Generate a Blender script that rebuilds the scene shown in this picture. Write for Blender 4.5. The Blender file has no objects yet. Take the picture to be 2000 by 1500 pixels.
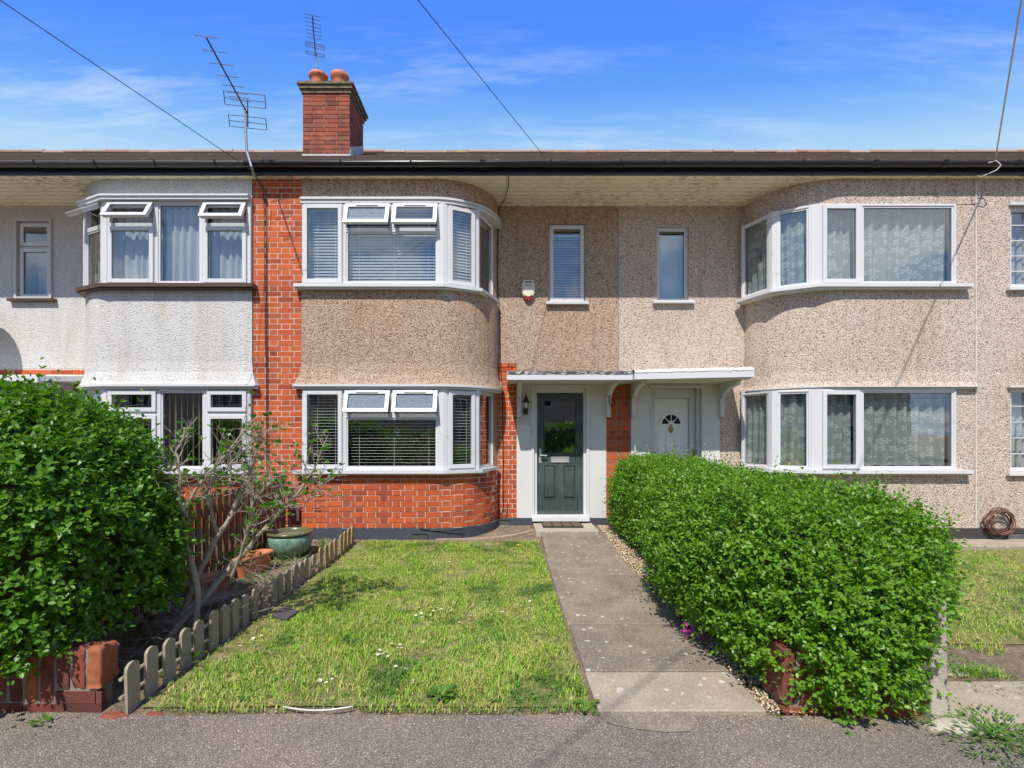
import bpy, math, random
import numpy as np
from mathutils import Vector, Matrix, noise
R = math.radians
random.seed(7); RNG = np.random.default_rng(11)
C = bpy.context.scene.collection
F, H, CX, CY = 960.0, 1.49, 985.0, 848.0      # focal length in photo pixels, eye height, vanishing point
def X(px, D): return (px-CX)*D/F
def Z(py, D): return H-(py-CY)*D/F
def G(py, z=0.0): return F*(H-z)/(py-CY)

# ------------------------------------------------------------------ camera, world, sun
cam = bpy.data.cameras.new('camera'); co = bpy.data.objects.new('camera', cam); C.objects.link(co)
co.location = (0, 0, H); co.rotation_euler = (R(90), 0, 0)
cam.sensor_width = 36; cam.lens = 36*F/2000; cam.shift_x = .0075; cam.shift_y = .049
cam.clip_start = .05; cam.clip_end = 2000
bpy.context.scene.camera = co
SUN = Vector((-.30, -1.0, 1.42)).normalized()
SEL = math.asin(SUN.z); SROT = math.atan2(SUN.x, SUN.y)
sl = bpy.data.lights.new('sun', 'SUN'); so = bpy.data.objects.new('sun', sl); C.objects.link(so)
sl.energy = 3.7; sl.angle = R(.53); sl.color = (1, .955, .89)
so.rotation_euler = SUN.to_track_quat('Z', 'Y').to_euler(); so.location = (-4, -12, 18)
sc = bpy.context.scene
sc.view_settings.view_transform = 'Standard'; sc.view_settings.look = 'None'
sc.view_settings.exposure = 0.56; sc.view_settings.gamma = 1
w = bpy.data.worlds.new('World'); sc.world = w; w.use_nodes = True

class NG:
    """tiny node graph helper"""
    def __init__(s, nt): s.nt = nt; nt.nodes.clear()
    def n(s, t, props=None, **inp):
        nd = s.nt.nodes.new(t)
        for k, v in (props or {}).items(): setattr(nd, k, v)
        for k, v in inp.items():
            key = int(k[1:]) if k[0] == '_' and k[1:].isdigit() else k.replace('_', ' ')
            s.put(nd.inputs[key], v)
        return nd
    def put(s, sock, v):
        if isinstance(v, bpy.types.NodeSocket): s.nt.links.new(v, sock)
        elif isinstance(v, bpy.types.Node): s.nt.links.new(v.outputs[0], sock)
        else:
            if isinstance(v, (tuple, list)) and len(v) == 3 and sock.type == 'RGBA': v = (*v, 1)
            sock.default_value = v
    def m(s, op, a, b=0.0, c=0.0, clamp=False):
        nd = s.nt.nodes.new('ShaderNodeMath'); nd.operation = op; nd.use_clamp = clamp
        s.put(nd.inputs[0], a); s.put(nd.inputs[1], b); s.put(nd.inputs[2], c); return nd.outputs[0]
    def mix(s, f, a, b, mode='MIX'):
        nd = s.nt.nodes.new('ShaderNodeMix'); nd.data_type = 'RGBA'; nd.blend_type = mode
        s.put(nd.inputs[0], f); s.put(nd.inputs[6], a); s.put(nd.inputs[7], b); return nd.outputs[2]
    def ramp(s, f, stops, mode='LINEAR'):
        nd = s.nt.nodes.new('ShaderNodeValToRGB'); nd.color_ramp.interpolation = mode
        e = nd.color_ramp.elements
        while len(e) < len(stops): e.new(.5)
        for el, (p, c) in zip(e, stops):
            el.position = p; el.color = (*c, 1) if isinstance(c, (tuple, list)) else (c, c, c, 1)
        s.put(nd.inputs[0], f); return nd.outputs[0]
    def pos(s, sc=(1, 1, 1), loc=(0, 0, 0), rot=(0, 0, 0)):
        g = s.nt.nodes.new('ShaderNodeNewGeometry')
        mp = s.nt.nodes.new('ShaderNodeMapping'); mp.inputs['Scale'].default_value = sc
        mp.inputs['Location'].default_value = loc; mp.inputs['Rotation'].default_value = rot
        s.nt.links.new(g.outputs['Position'], mp.inputs[0]); return mp.outputs[0]
    def noise(s, vec, scale, detail=3, rough=.6, out=0):
        nd = s.nt.nodes.new('ShaderNodeTexNoise'); s.put(nd.inputs['Vector'], vec)
        nd.inputs['Scale'].default_value = scale; nd.inputs['Detail'].default_value = detail
        nd.inputs['Roughness'].default_value = rough; return nd.outputs[out]
    def vor(s, vec, scale, feature='F1', out='Distance', rnd=1.0):
        nd = s.nt.nodes.new('ShaderNodeTexVoronoi'); nd.feature = feature; s.put(nd.inputs['Vector'], vec)
        nd.inputs['Scale'].default_value = scale; nd.inputs['Randomness'].default_value = rnd; return nd.outputs[out]
    def bump(s, h, strength, dist):
        return s.n('ShaderNodeBump', Height=h, Strength=strength, Distance=dist).outputs[0]
    def geo(s, o): return s.nt.nodes.new('ShaderNodeNewGeometry').outputs[o]

g = NG(w.node_tree)
sky = g.n('ShaderNodeTexSky', dict(sky_type='NISHITA', sun_disc=False, sun_elevation=SEL, sun_rotation=SROT, air_density=1.0, dust_density=.4, ozone_density=3.0))
tc = g.n('ShaderNodeTexCoord'); sep = g.n('ShaderNodeSeparateXYZ', _0=tc.outputs['Generated'])
xx, yy = sep.outputs['X'], sep.outputs['Y']; zz = sep.outputs['Z']
hor = g.m('SQRT', g.m('ADD', g.m('MULTIPLY', yy, yy), g.m('MULTIPLY', g.m('MULTIPLY', xx, xx), .25)))
el = g.m('DIVIDE', g.m('ARCTAN2', zz, hor), math.pi/2)       # height above the horizon, 0..1
K = 1/(.15*1.46)
def kc(r, gg, b): return (r*K, gg*K, b*K)
band = g.ramp(el, [(0.0, kc(.52, .66, .80)), (.315, kc(.50, .74, .95)), (.345, kc(.30, .58, .98)), (.385, kc(.13, .375, 1.02)), (.43, kc(.085, .29, 1.04)), (.50, kc(.065, .235, 1.04)), (1.0, kc(.05, .17, .70))])
hs = g.n('ShaderNodeHueSaturation', Saturation=1.15, Value=1.0, Color=sky)
skyc = g.mix(g.ramp(el, [(.0, .55), (.30, .85), (.50, .85), (.62, .25)]), hs, band)
den = g.m('ADD', g.m('MAXIMUM', zz, .0), .15)
cv = g.n('ShaderNodeCombineXYZ', X=g.m('MULTIPLY', g.m('DIVIDE', xx, den), 1.3), Y=g.m('MULTIPLY', g.m('DIVIDE', yy, den), 6.5), Z=1.7)
n1 = g.noise(cv, 1.9, 7, .62); n2 = g.noise(cv, .55, 3, .5)
wisp = g.m('MULTIPLY', g.ramp(n1, [(.48, 0.0), (.72, 1.0)]), g.ramp(n2, [(.38, 0.0), (.62, 1.0)]))
wisp = g.m('MULTIPLY', wisp, g.ramp(el, [(.0, 1.0), (.39, .9), (.44, .15)]))
# fuller clouds in the half of the sky behind the photographer (what the windows reflect)
cv2 = g.n('ShaderNodeCombineXYZ', X=g.m('DIVIDE', xx, den), Y=g.m('DIVIDE', yy, den), Z=4.2)
n3 = g.noise(cv2, 1.6, 6, .55)
back = g.m('MULTIPLY', g.ramp(n3, [(.49, 0.0), (.64, 1.0)]), g.ramp(g.m('MULTIPLY', yy, -1.0), [(0.02, 0.0), (.25, 1.0)]))
skyc = g.mix(g.m('MULTIPLY', g.ramp(g.m('MULTIPLY', yy, -1.0), [(0.0, 0.0), (.3, 1.0)]), .6), skyc, kc(.06, .20, .62))
skyc = g.mix(g.m('MULTIPLY', wisp, .60), skyc, kc(.80, .90, 1.0))
skyc = g.mix(g.m('MULTIPLY', back, .85), skyc, kc(.95, 1.0, 1.05))
bg = g.n('ShaderNodeBackground', Color=skyc, Strength=.15)
g.n('ShaderNodeOutputWorld', Surface=bg)

# ------------------------------------------------------------------ materials
def pmat(name, build):
    m = bpy.data.materials.new(name); m.use_nodes = True
    g = NG(m.node_tree); p = g.n('ShaderNodeBsdfPrincipled'); o = g.n('ShaderNodeOutputMaterial'); g.put(o.inputs['Surface'], p.outputs[0])
    build(g, p, o); return m
def setp(g, p, **kw):
    for k, v in kw.items(): g.put(p.inputs[k.replace('_', ' ')], v)

def m_plain(name, col, rough=.5, var=.12, scale=6, dirt=None, bump=0, metallic=0, bscale=60, island=0.0):
    def b(g, p, o):
        n = g.noise(g.pos(), scale, 4)
        f = g.m('MULTIPLY_ADD', n, var*2, 1-var)
        c = g.mix(1.0, (*col, 1), g.n('ShaderNodeCombineColor', _0=f, _1=f, _2=f), 'MULTIPLY')
        if island:
            r = g.m('MULTIPLY_ADD', g.geo('Random Per Island'), island, 1-island/2)
            c = g.mix(1.0, c, g.n('ShaderNodeCombineColor', _0=r, _1=r, _2=r), 'MULTIPLY')
        if dirt: c = g.mix(g.ramp(g.noise(g.pos(loc=(3, 5, 1)), dirt[1], 5, .7), [(dirt[2], 0.0), (dirt[2]+.12, 1.0)]), c, (*dirt[0], 1))
        setp(g, p, Base_Color=c, Roughness=rough, Metallic=metallic)
        if bump: setp(g, p, Normal=g.bump(g.noise(g.pos(), bscale, 3), bump, .01))
    return pmat(name, b)

def m_pebble(name, stops, tint, sc=62):
    def b(g, p, o):
        v = g.pos()
        col = g.vor(v, sc, out='Color'); dist = g.vor(v, sc)
        f = g.n('ShaderNodeSeparateColor', _0=col).outputs[0]
        c = g.ramp(f, stops, 'LINEAR')
        col2 = g.n('ShaderNodeSeparateColor', _0=g.vor(v, sc*.5, out='Color')).outputs[1]
        c = g.mix(g.m('MULTIPLY', col2, .35), c, g.ramp(col2, stops))
        gap = g.ramp(dist, [(.52, 0.0), (.85, .65)])
        c = g.mix(gap, c, (.075, .055, .045))
        big = g.noise(g.pos(sc=(1, 1, .55)), 1.1, 5, .6)
        c = g.mix(g.ramp(big, [(.38, .0), (.68, .42)]), c, g.mix(1.0, c, (*tint, 1), 'MULTIPLY'))
        st = g.noise(g.pos(sc=(7, 7, .45)), 1.3, 4, .6)
        c = g.mix(g.ramp(st, [(.52, .0), (.74, .40)]), c, g.mix(1.0, c, (.60, .56, .50, 1), 'MULTIPLY'))
        h = g.m('SUBTRACT', 1.0, dist)
        setp(g, p, Base_Color=c, Roughness=.85, Normal=g.bump(g.m('ADD', h, g.m('MULTIPLY', f, .6)), .75, .012))
    return pmat(name, b)
M = {}
M['pebble_brown'] = m_pebble('brown pebbledash', [(0, (.13, .075, .055)), (.18, (.33, .215, .155)), (.4, (.56, .40, .28)), (.62, (.66, .51, .37)), (.82, (.53, .345, .245)), (1, (.80, .69, .57))], (.86, .70, .52), 88)
M['pebble_pale'] = m_pebble('pale pebbledash', [(0, (.20, .15, .13)), (.15, (.46, .36, .30)), (.4, (.70, .58, .48)), (.65, (.76, .67, .57)), (.85, (.66, .49, .40)), (1, (.84, .78, .70))], (.86, .77, .66), 80)
def b(g, p, o):
    v = g.mix(.02, g.pos(), g.noise(g.pos(), 25, 3, out=1)); d = g.vor(v, 62); n = g.noise(v, 38, 5, .7)
    big = g.noise(g.pos(sc=(3, 3, .4)), 1.4, 6, .65)
    c = g.mix(g.ramp(big, [(.45, 0.0), (.72, .75)]), (.62, .61, .59), (.50, .455, .385))
    c = g.mix(g.ramp(g.m('MULTIPLY', d, n), [(.28, 0.0), (.42, .6)]), c, (.30, .27, .24))
    setp(g, p, Base_Color=c, Roughness=.8, Normal=g.bump(g.m('ADD', g.m('SUBTRACT', 1.0, d), n), .7, .011))
M['roughcast'] = pmat('white roughcast', b)
def m_brick(name, stops, sooty=0.0):
    def b(g, p, o):
        r = g.geo('Random Per Island'); c = g.ramp(r, stops)
        n = g.noise(g.pos(), 22, 5, .7)
        c = g.mix(g.ramp(n, [(.35, .0), (.75, .45)]), c, g.mix(1.0, c, (.62, .48, .40), 'MULTIPLY'))
        n2 = g.noise(g.pos(loc=(9, 2, 4)), 5, 5, .7)
        c = g.mix(g.ramp(n2, [(.58, .0), (.80, .38)]), c, (.55, .42, .34))
        n4 = g.noise(g.pos(loc=(1, 7, 3), sc=(1.5, 1.5, .6)), 1.6, 5, .65); c = g.mix(g.ramp(n4, [(.45, .0), (.70, .45)]), c, g.mix(1.0, c, (.58, .42, .40, 1), 'MULTIPLY'))
        if sooty: c = g.mix(g.ramp(g.noise(g.pos(), 3.5, 5, .7), [(.42, 0.0), (.70, sooty)]), c, (.05, .035, .03))
        setp(g, p, Base_Color=c, Roughness=.85, Normal=g.bump(n, .5, .006))
    return pmat(name, b)
M['brick'] = m_brick('red facing brick', [(0, (.30, .055, .022)), (.25, (.50, .090, .025)), (.6, (.60, .125, .030)), (.85, (.50, .10, .03)), (1, (.36, .10, .05))])
M['brick_chimney'] = m_brick('weathered chimney brick', [(0, (.16, .04, .025)), (.3, (.34, .07, .03)), (.7, (.42, .10, .04)), (1, (.26, .09, .06))], .55)
M['brick_end'] = m_brick('broken orange brick', [(0, (.36, .115, .045)), (1, (.36, .115, .045))], .25)
M['brick_old'] = m_brick('dark weathered wall brick', [(0, (.12, .035, .03)), (.4, (.22, .055, .035)), (.8, (.34, .085, .04)), (1, (.46, .14, .05))], .65)
M['mortar'] = m_plain('pale mortar', (.62, .51, .40), .9, .18, 9, bump=.3)
M['mortar_dark'] = m_plain('sooty mortar', (.44, .34, .26), .9, .2, 20, bump=.4)
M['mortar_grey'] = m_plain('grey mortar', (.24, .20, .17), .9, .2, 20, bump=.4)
M['upvc'] = m_plain('white plastic frame', (.63, .63, .64), .3, .03, 3, dirt=((.52, .51, .47), 7, .60))
M['upvc_old'] = m_plain('weathered white trim', (.58, .57, .54), .45, .08, 6, dirt=((.40, .36, .30), 9, .60))
M['render_white'] = m_plain('white painted render', (.62, .615, .595), .7, .05, 4, dirt=((.58, .53, .44), 14, .66), bump=.25, bscale=40)
M['cream_wood'] = m_plain('cream painted timber', (.66, .61, .48), .65, .07, 6, dirt=((.34, .27, .19), 16, .66), bump=.2)
def b(g, p, o):
    v = g.pos(); sep = g.n('ShaderNodeSeparateXYZ', _0=v)
    fr = g.m('FRACT', g.m('MULTIPLY', sep.outputs[1], 9.0))
    line = g.ramp(fr, [(0, 1.0), (.05, 1.0), (.09, 0.0)], 'LINEAR')
    peel = g.noise(g.pos(sc=(1.6, 9, 1)), 5, 6, .75)
    zone = g.noise(g.pos(), .8, 2)
    pm = g.m('MULTIPLY', g.ramp(peel, [(.52, 0.0), (.56, 1.0)]), g.ramp(zone, [(.38, .25), (.52, 1.0)]))
    c = g.mix(g.noise(v, 2.5, 4), (.92, .84, .64), (.82, .73, .54))
    c = g.mix(g.m('MULTIPLY', pm, .85), c, (.20, .14, .09))
    c = g.mix(g.m('MULTIPLY', line, .75), c, (.26, .20, .13))
    setp(g, p, Base_Color=c, Roughness=.7, Normal=g.bump(g.m('SUBTRACT', g.m('MULTIPLY', peel, .4), line), .5, .01))
M['soffit'] = pmat('peeling cream soffit boards', b)
M['plinth'] = m_plain('dark slate grey plinth paint', (.052, .060, .078), .6, .15, 8, dirt=((.13, .13, .14), 12, .68), bump=.3)
M['plinth_black'] = m_plain('blackened plinth', (.045, .040, .040), .75, .25, 8, dirt=((.20, .19, .18), 8, .60), bump=.4)
M['gutter_black'] = m_plain('black gutter plastic', (.018, .018, .021), .22, .15, 8, dirt=((.10, .10, .10), 18, .70))
M['gutter_grey'] = m_plain('greyed gutter plastic', (.060, .060, .060), .35, .25, 10, dirt=((.14, .14, .13), 12, .62))
M['black'] = m_plain('black metal', (.012, .012, .013), .4, .1)
M['cable'] = m_plain('dark cable', (.012, .010, .010), .5, .1)
M['cable_light'] = m_plain('pale cable', (.55, .50, .42), .6, .1)
M['steel'] = m_plain('dull grey metal', (.42, .42, .43), .35, .1, metallic=.8)
M['dark_metal'] = m_plain('dark aerial metal', (.06, .05, .05), .45, .15, metallic=.5)
M['chrome'] = m_plain('polished chrome', (.74, .74, .74), .22, .04, metallic=.6)
M['brass'] = m_plain('worn brass', (.40, .28, .09), .35, .15, 30, metallic=.9)
M['lead'] = m_plain('lead flashing', (.50, .50, .50), .55, .15)
M['terracotta'] = m_plain('terracotta', (.50, .155, .07), .65, .12, 10, dirt=((.30, .20, .14), 8, .62))
M['cap_stone'] = m_plain('mossy cement cap', (.20, .155, .10), .9, .3, 12, dirt=((.06, .062, .025), 14, .50), bump=.8, bscale=30)
M['brown_sill'] = m_plain('brown painted sill', (.085, .048, .032), .5, .15, 10)
def m_tile():
    def b(g, p, o):
        v = g.pos(); n = g.noise(v, 14, 5, .7); r = g.geo('Random Per Island')
        c = g.mix(n, (.032, .020, .016), (.095, .060, .045))
        c = g.mix(g.ramp(g.noise(v, 6, 5, .7), [(.60, 0.0), (.70, .8)]), c, (.26, .20, .05))
        f = g.m('MULTIPLY_ADD', r, .6, .7)
        c = g.mix(1.0, c, g.n('ShaderNodeCombineColor', _0=f, _1=f, _2=f), 'MULTIPLY')
        setp(g, p, Base_Color=c, Roughness=.85, Normal=g.bump(n, .6, .01))
    return pmat('weathered brown roof tile', b)
M['tile'] = m_tile()
def b(g, p, o):
    r = g.geo('Random Per Island')
    c = g.ramp(r, [(0, (.26, .14, .11)), (.35, (.36, .27, .23)), (.6, (.30, .14, .09)), (.85, (.36, .30, .26)), (1, (.24, .19, .16))], 'LINEAR')
    c = g.mix(g.ramp(g.noise(g.pos(), 7, 5, .7), [(.58, 0.0), (.68, .8)]), c, (.38, .26, .05))
    setp(g, p, Base_Color=c, Roughness=.85)
M['ridge'] = pmat('clay ridge tile', b)
def m_wood(name, a, b_, sc=(9, 9, 1), rough=.75, isl=.3):
    def b(g, p, o):
        n = g.noise(g.pos(sc=sc), 8, 5, .65); r = g.m('MULTIPLY_ADD', g.geo('Random Per Island'), isl, 1-isl/2)
        c = g.mix(n, (*a, 1), (*b_, 1)); c = g.mix(1.0, c, g.n('ShaderNodeCombineColor', _0=r, _1=r, _2=r), 'MULTIPLY')
        setp(g, p, Base_Color=c, Roughness=rough, Normal=g.bump(n, .4, .006))
    return pmat(name, b)
M['picket'] = m_wood('greyed softwood picket', (.21, .165, .11), (.50, .42, .30))
M['picket_new'] = m_wood('honey softwood picket', (.24, .165, .08), (.46, .34, .18))
M['fence_brown'] = m_wood('brown stained timber', (.075, .028, .012), (.19, .085, .035))
M['bark'] = m_wood('pale grey bark', (.20, .155, .115), (.46, .39, .31), (3, 3, 3), .85, .1)
M['twig'] = m_wood('dark twig wood', (.045, .040, .022), (.10, .085, .05), (3, 3, 3), .85, .1)  # sprig stems, and the hedge cores where the dark tone stands for shade
M['log'] = m_wood('grey rotting log', (.12, .09, .07), (.36, .30, .25), (2, 9, 9), .9, .2)
def m_door(name, a, rough, grain):
    def b(g, p, o):
        n = g.noise(g.pos(sc=(9, 9, 1.1)), 9, 4, .6)
        wv = g.n('ShaderNodeTexWave', dict(wave_type='RINGS'), Vector=g.pos(sc=(6, 1, 1.2)), Scale=3.0, Distortion=6.0, Detail=3.0)
        c = g.mix(g.m('MULTIPLY', wv.outputs[1], grain), (*a, 1), tuple(min(1, x*1.9+.01) for x in a))
        setp(g, p, Base_Color=c, Roughness=rough, Normal=g.bump(wv.outputs[1], grain*.5, .003))
    return pmat(name, b)
M['door_green'] = m_door('dark green grained door', (.045, .060, .058), .35, .55)
M['door_white'] = m_door('white door skin', (.80, .80, .79), .35, .0)
def fres(g, f0, nrm=None):
    """symmetric Schlick fresnel for thin panes seen from either side"""
    lw = g.n('ShaderNodeLayerWeight', Blend=.5); fc = lw.outputs['Facing']
    return g.m('ADD', f0, g.m('MULTIPLY', g.m('POWER', fc, 4.0), .75), clamp=True)
def b(g, p, o):
    gl = g.n('ShaderNodeBsdfGlossy', Roughness=.01, Color=(.95, .97, 1))
    g.put(gl.inputs['Normal'], g.bump(g.noise(g.pos(), 2.5, 2), .05, .02))
    tr = g.n('ShaderNodeBsdfTransparent', Color=(.96, .98, .98))
    mx = g.n('ShaderNodeMixShader', _0=fres(g, .13), _1=tr, _2=gl); g.put(o.inputs['Surface'], mx)
M['glass'] = pmat('window glass', b)
def b(g, p, o):
    n = g.noise(g.pos(), 55, 3); fr = fres(g, .05)
    tr = g.n('ShaderNodeBsdfTransparent', Color=(.9, .94, .96)); df = g.n('ShaderNodeBsdfTranslucent', Color=(.55, .60, .66))
    d2 = g.n('ShaderNodeBsdfDiffuse', Color=(.42, .48, .55)); a = g.n('ShaderNodeMixShader', _0=.6, _1=df, _2=d2)
    mx = g.n('ShaderNodeMixShader', _0=g.ramp(n, [(.3, .25), (.7, .75)]), _1=tr, _2=a)
    gl = g.n('ShaderNodeBsdfGlossy', Roughness=.05); m2 = g.n('ShaderNodeMixShader', _0=fr, _1=mx, _2=gl); g.put(o.inputs['Surface'], m2)
M['glass_misted'] = pmat('misted glass', b)
M['glass_dark'] = m_plain('dark door glass', (.016, .017, .018), .04, .1)
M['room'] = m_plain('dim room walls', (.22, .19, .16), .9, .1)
def m_fabric(name, col, flowers=False, transl=.45, alpha=1.0):
    def b(g, p, o):
        v = g.pos()
        c = (*col, 1); a = alpha
        if flowers:
            sp = g.n('ShaderNodeSeparateXYZ', _0=v)
            v2 = g.n('ShaderNodeCombineXYZ', X=g.m('ADD', sp.outputs[0], g.m('MULTIPLY', sp.outputs[1], .12)), Y=sp.outputs[2])
            sc_ = g.n('ShaderNodeVectorMath', dict(operation='SCALE'), _0=v2, Scale=8.0).outputs[0]
            vo = g.nt.nodes.new('ShaderNodeTexVoronoi'); vo.voronoi_dimensions = '2D'; g.put(vo.inputs['Vector'], sc_); vo.inputs['Scale'].default_value = 1; vo.inputs['Randomness'].default_value = .75
            d = g.n('ShaderNodeVectorMath', dict(operation='SUBTRACT'), _0=sc_, _1=vo.outputs['Position']).outputs[0]
            ds = g.n('ShaderNodeSeparateXYZ', _0=d)
            ang = g.m('ARCTAN2', ds.outputs[1], ds.outputs[0]); pet = g.m('ABSOLUTE', g.m('COSINE', g.m('MULTIPLY', ang, 2.5)))
            rr = g.m('MULTIPLY_ADD', pet, .26, .10)
            q = g.m('DIVIDE', vo.outputs['Distance'], rr)
            fl = g.ramp(q, [(0, .8), (.25, .3), (.62, .30), (.80, 1.0), (1.0, 1.0), (1.08, 0.0)])
            c = g.mix(fl, c, (.97, .98, .95)); a = g.m('MULTIPLY_ADD', fl, .25, alpha)
        n = g.noise(g.pos(sc=(30, 30, 3)), 6, 3)
        c = g.mix(.15, c, g.n('ShaderNodeCombineColor', _0=n, _1=n, _2=n))
        df = g.n('ShaderNodeBsdfDiffuse', Color=c); tl = g.n('ShaderNodeBsdfTranslucent', Color=c)
        mx = g.n('ShaderNodeMixShader', _0=transl, _1=df, _2=tl)
        tr = g.n('ShaderNodeBsdfTransparent'); m2 = g.n('ShaderNodeMixShader', _0=a, _1=tr, _2=mx); g.put(o.inputs['Surface'], m2)
    return pmat(name, b)
M['net'] = m_fabric('white net curtain', (.86, .88, .87), alpha=.92)
M['lace'] = m_fabric('grey green lace curtain', (.54, .60, .55), True, alpha=.88)
M['net_blue'] = m_fabric('pale net curtain', (.62, .70, .78), alpha=.55)
M['blind'] = m_plain('off white blind slat', (.72, .72, .68), .5, .05)
M['blind_grey'] = m_plain('grey white blind slat', (.58, .64, .68), .5, .05)
M['vblind'] = m_fabric('beige blind vane', (.80, .76, .66), alpha=1.0)
M['roller'] = m_plain('light grey roller blind', (.52, .57, .60), .7, .05)
def m_leaf(name, lo, mid, hi, rough=.36):
    def b(g, p, o):
        r = g.geo('Random Per Island'); n = g.noise(g.pos(), 2.2, 3)
        c = g.ramp(g.m('ADD', g.m('MULTIPLY', r, .7), g.m('MULTIPLY', n, .3)), [(0, (.16, .12, .03)), (.06, lo), (.5, mid), (.80, mid), (1, hi)])
        setp(g, p, Base_Color=c, Roughness=rough)
        tl = g.n('ShaderNodeBsdfTranslucent', Color=g.mix(1.0, c, (1.5, 1.7, .5, 1), 'MULTIPLY'))
        mx = g.n('ShaderNodeMixShader', _0=.33, _1=p, _2=tl); g.put(o.inputs['Surface'], mx)
    return pmat(name, b)
M['leaf_a'] = m_leaf('privet leaf deep', (.045, .120, .008), (.108, .240, .015), (.25, .45, .035), .42)
M['leaf_b'] = m_leaf('privet leaf bright', (.060, .150, .010), (.150, .300, .018), (.27, .47, .04), .42)
M['leaf_c'] = m_leaf('young shrub leaf', (.05, .12, .02), (.12, .26, .03), (.24, .42, .07))
M['weed'] = m_leaf('weed leaf', (.05, .12, .02), (.11, .24, .03), (.20, .36, .06), .5)
def b(g, p, o):
    r = g.geo('Random Per Island'); v = g.pos()
    dry = g.noise(v, 2.3, 6, .7); dk = g.noise(g.pos(loc=(4, 1, 0)), 1.7, 5, .65)
    gr = g.ramp(r, [(0, (.09, .25, .012)), (.5, (.19, .42, .018)), (1, (.42, .58, .04))])
    st = g.ramp(r, [(0, (.50, .40, .13)), (.5, (.64, .54, .22)), (1, (.42, .52, .07))])
    thr = g.m('ADD', g.m('SUBTRACT', dry, .46), g.m('MULTIPLY', g.m('SUBTRACT', g.m('FRACT', g.m('MULTIPLY', r, 17.3)), .5), .5))
    c = g.mix(g.ramp(thr, [(-.03, 0.0), (.16, .9)]), gr, st)
    c = g.mix(g.ramp(dk, [(.54, 0.0), (.62, .85)]), c, g.ramp(r, [(0, (.04, .12, .012)), (1, (.10, .26, .03))]))
    setp(g, p, Base_Color=c, Roughness=.6)
    tl = g.n('ShaderNodeBsdfTranslucent', Color=c); mx = g.n('ShaderNodeMixShader', _0=.3, _1=p, _2=tl); g.put(o.inputs['Surface'], mx)
M['grass'] = pmat('lawn blades', b)
def b(g, p, o):
    v = g.pos(); n = g.noise(v, 9, 6, .7)
    c = g.ramp(n, [(.3, (.10, .072, .045)), (.5, (.20, .145, .09)), (.7, (.34, .26, .17))])
    c = g.mix(g.ramp(g.vor(v, 60, out='Color'), [(.55, 0.0), (.75, .5)]), c, (.30, .24, .17))
    setp(g, p, Base_Color=c, Roughness=.95, Normal=g.bump(g.noise(v, 45, 5, .7), .9, .03))
M['soil'] = pmat('dry garden soil', b)
def b(g, p, o):
    v = g.pos(); n = g.noise(v, 12, 6, .7); big = g.noise(v, 1.4, 3)
    c = g.mix(g.ramp(n, [(.35, 0.0), (.65, 1.0)]), (.14, .16, .03), (.42, .33, .15))
    c = g.mix(g.ramp(big, [(.5, 0.0), (.65, .6)]), c, (.16, .22, .03))
    setp(g, p, Base_Color=c, Roughness=.95, Normal=g.bump(g.noise(v, 60, 5, .7), .9, .03))
M['turf'] = pmat('turf thatch', b)
def m_asphalt():
    def b(g, p, o):
        v = g.pos(); col = g.n('ShaderNodeSeparateColor', _0=g.vor(v, 210, out='Color')).outputs[0]
        d = g.vor(v, 210); big = g.noise(v, 1.1, 5, .6)
        c = g.ramp(col, [(0, (.135, .11, .088)), (.45, (.20, .168, .138)), (.75, (.26, .22, .18)), (.92, (.34, .29, .235)), (1, (.56, .49, .40))])
        c = g.mix(g.ramp(d, [(.45, 0.0), (.8, .7)]), c, (.06, .05, .043))
        c = g.mix(g.ramp(big, [(.42, 0.0), (.62, .55)]), c, g.mix(1.0, c, (1.65, 1.5, 1.35, 1), 'MULTIPLY'))
        dirt = g.noise(g.pos(sc=(.6, 2, 1)), 2.5, 5, .7)
        c = g.mix(g.ramp(dirt, [(.60, 0.0), (.74, .4)]), c, (.24, .19, .13))
        setp(g, p, Base_Color=c, Roughness=.85, Normal=g.bump(g.m('SUBTRACT', 1.0, d), .8, .006))
    return pmat('worn asphalt with exposed grit', b)
M['asphalt'] = m_asphalt()
def m_conc(name, a, b_, lichen):
    def b(g, p, o):
        v = g.pos(); n = g.noise(v, 3, 6, .7); r = g.geo('Random Per Island')
        c = g.mix(g.ramp(n, [(.35, 0.0), (.65, 1.0)]), (*a, 1), (*b_, 1))
        gr = g.n('ShaderNodeSeparateColor', _0=g.vor(v, 170, out='Color')).outputs[0]
        c = g.mix(g.ramp(gr, [(.80, 0.0), (1, .35)]), c, (.75, .68, .58)); c = g.mix(g.ramp(gr, [(0, .4), (.15, 0.0)]), c, (.06, .05, .045))
        if lichen:
            wv = g.mix(.04, v, g.noise(v, 14, 3, out=1))
            vo = g.nt.nodes.new('ShaderNodeTexVoronoi'); g.put(vo.inputs['Vector'], wv); vo.inputs['Scale'].default_value = 15
            cr = g.n('ShaderNodeSeparateColor', _0=vo.outputs['Color']).outputs[0]
            keep = g.m('GREATER_THAN', cr, .62)
            s1 = g.m('MULTIPLY', g.m('LESS_THAN', vo.outputs['Distance'], g.m('MULTIPLY', cr, .27)), keep)
            mask = g.ramp(g.noise(g.pos(loc=(2, 2, 0)), .9, 3), [(.42, .15), (.58, 1.0)])
            c = g.mix(g.m('MULTIPLY', g.m('MULTIPLY', s1, mask), .75), c, (.62, .58, .50))
        f = g.m('MULTIPLY_ADD', r, .25, .87)
        c = g.mix(1.0, c, g.n('ShaderNodeCombineColor', _0=f, _1=f, _2=f), 'MULTIPLY')
        setp(g, p, Base_Color=c, Roughness=.88, Normal=g.bump(g.noise(v, 90, 4), .4, .006))
    return pmat(name, b)
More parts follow.
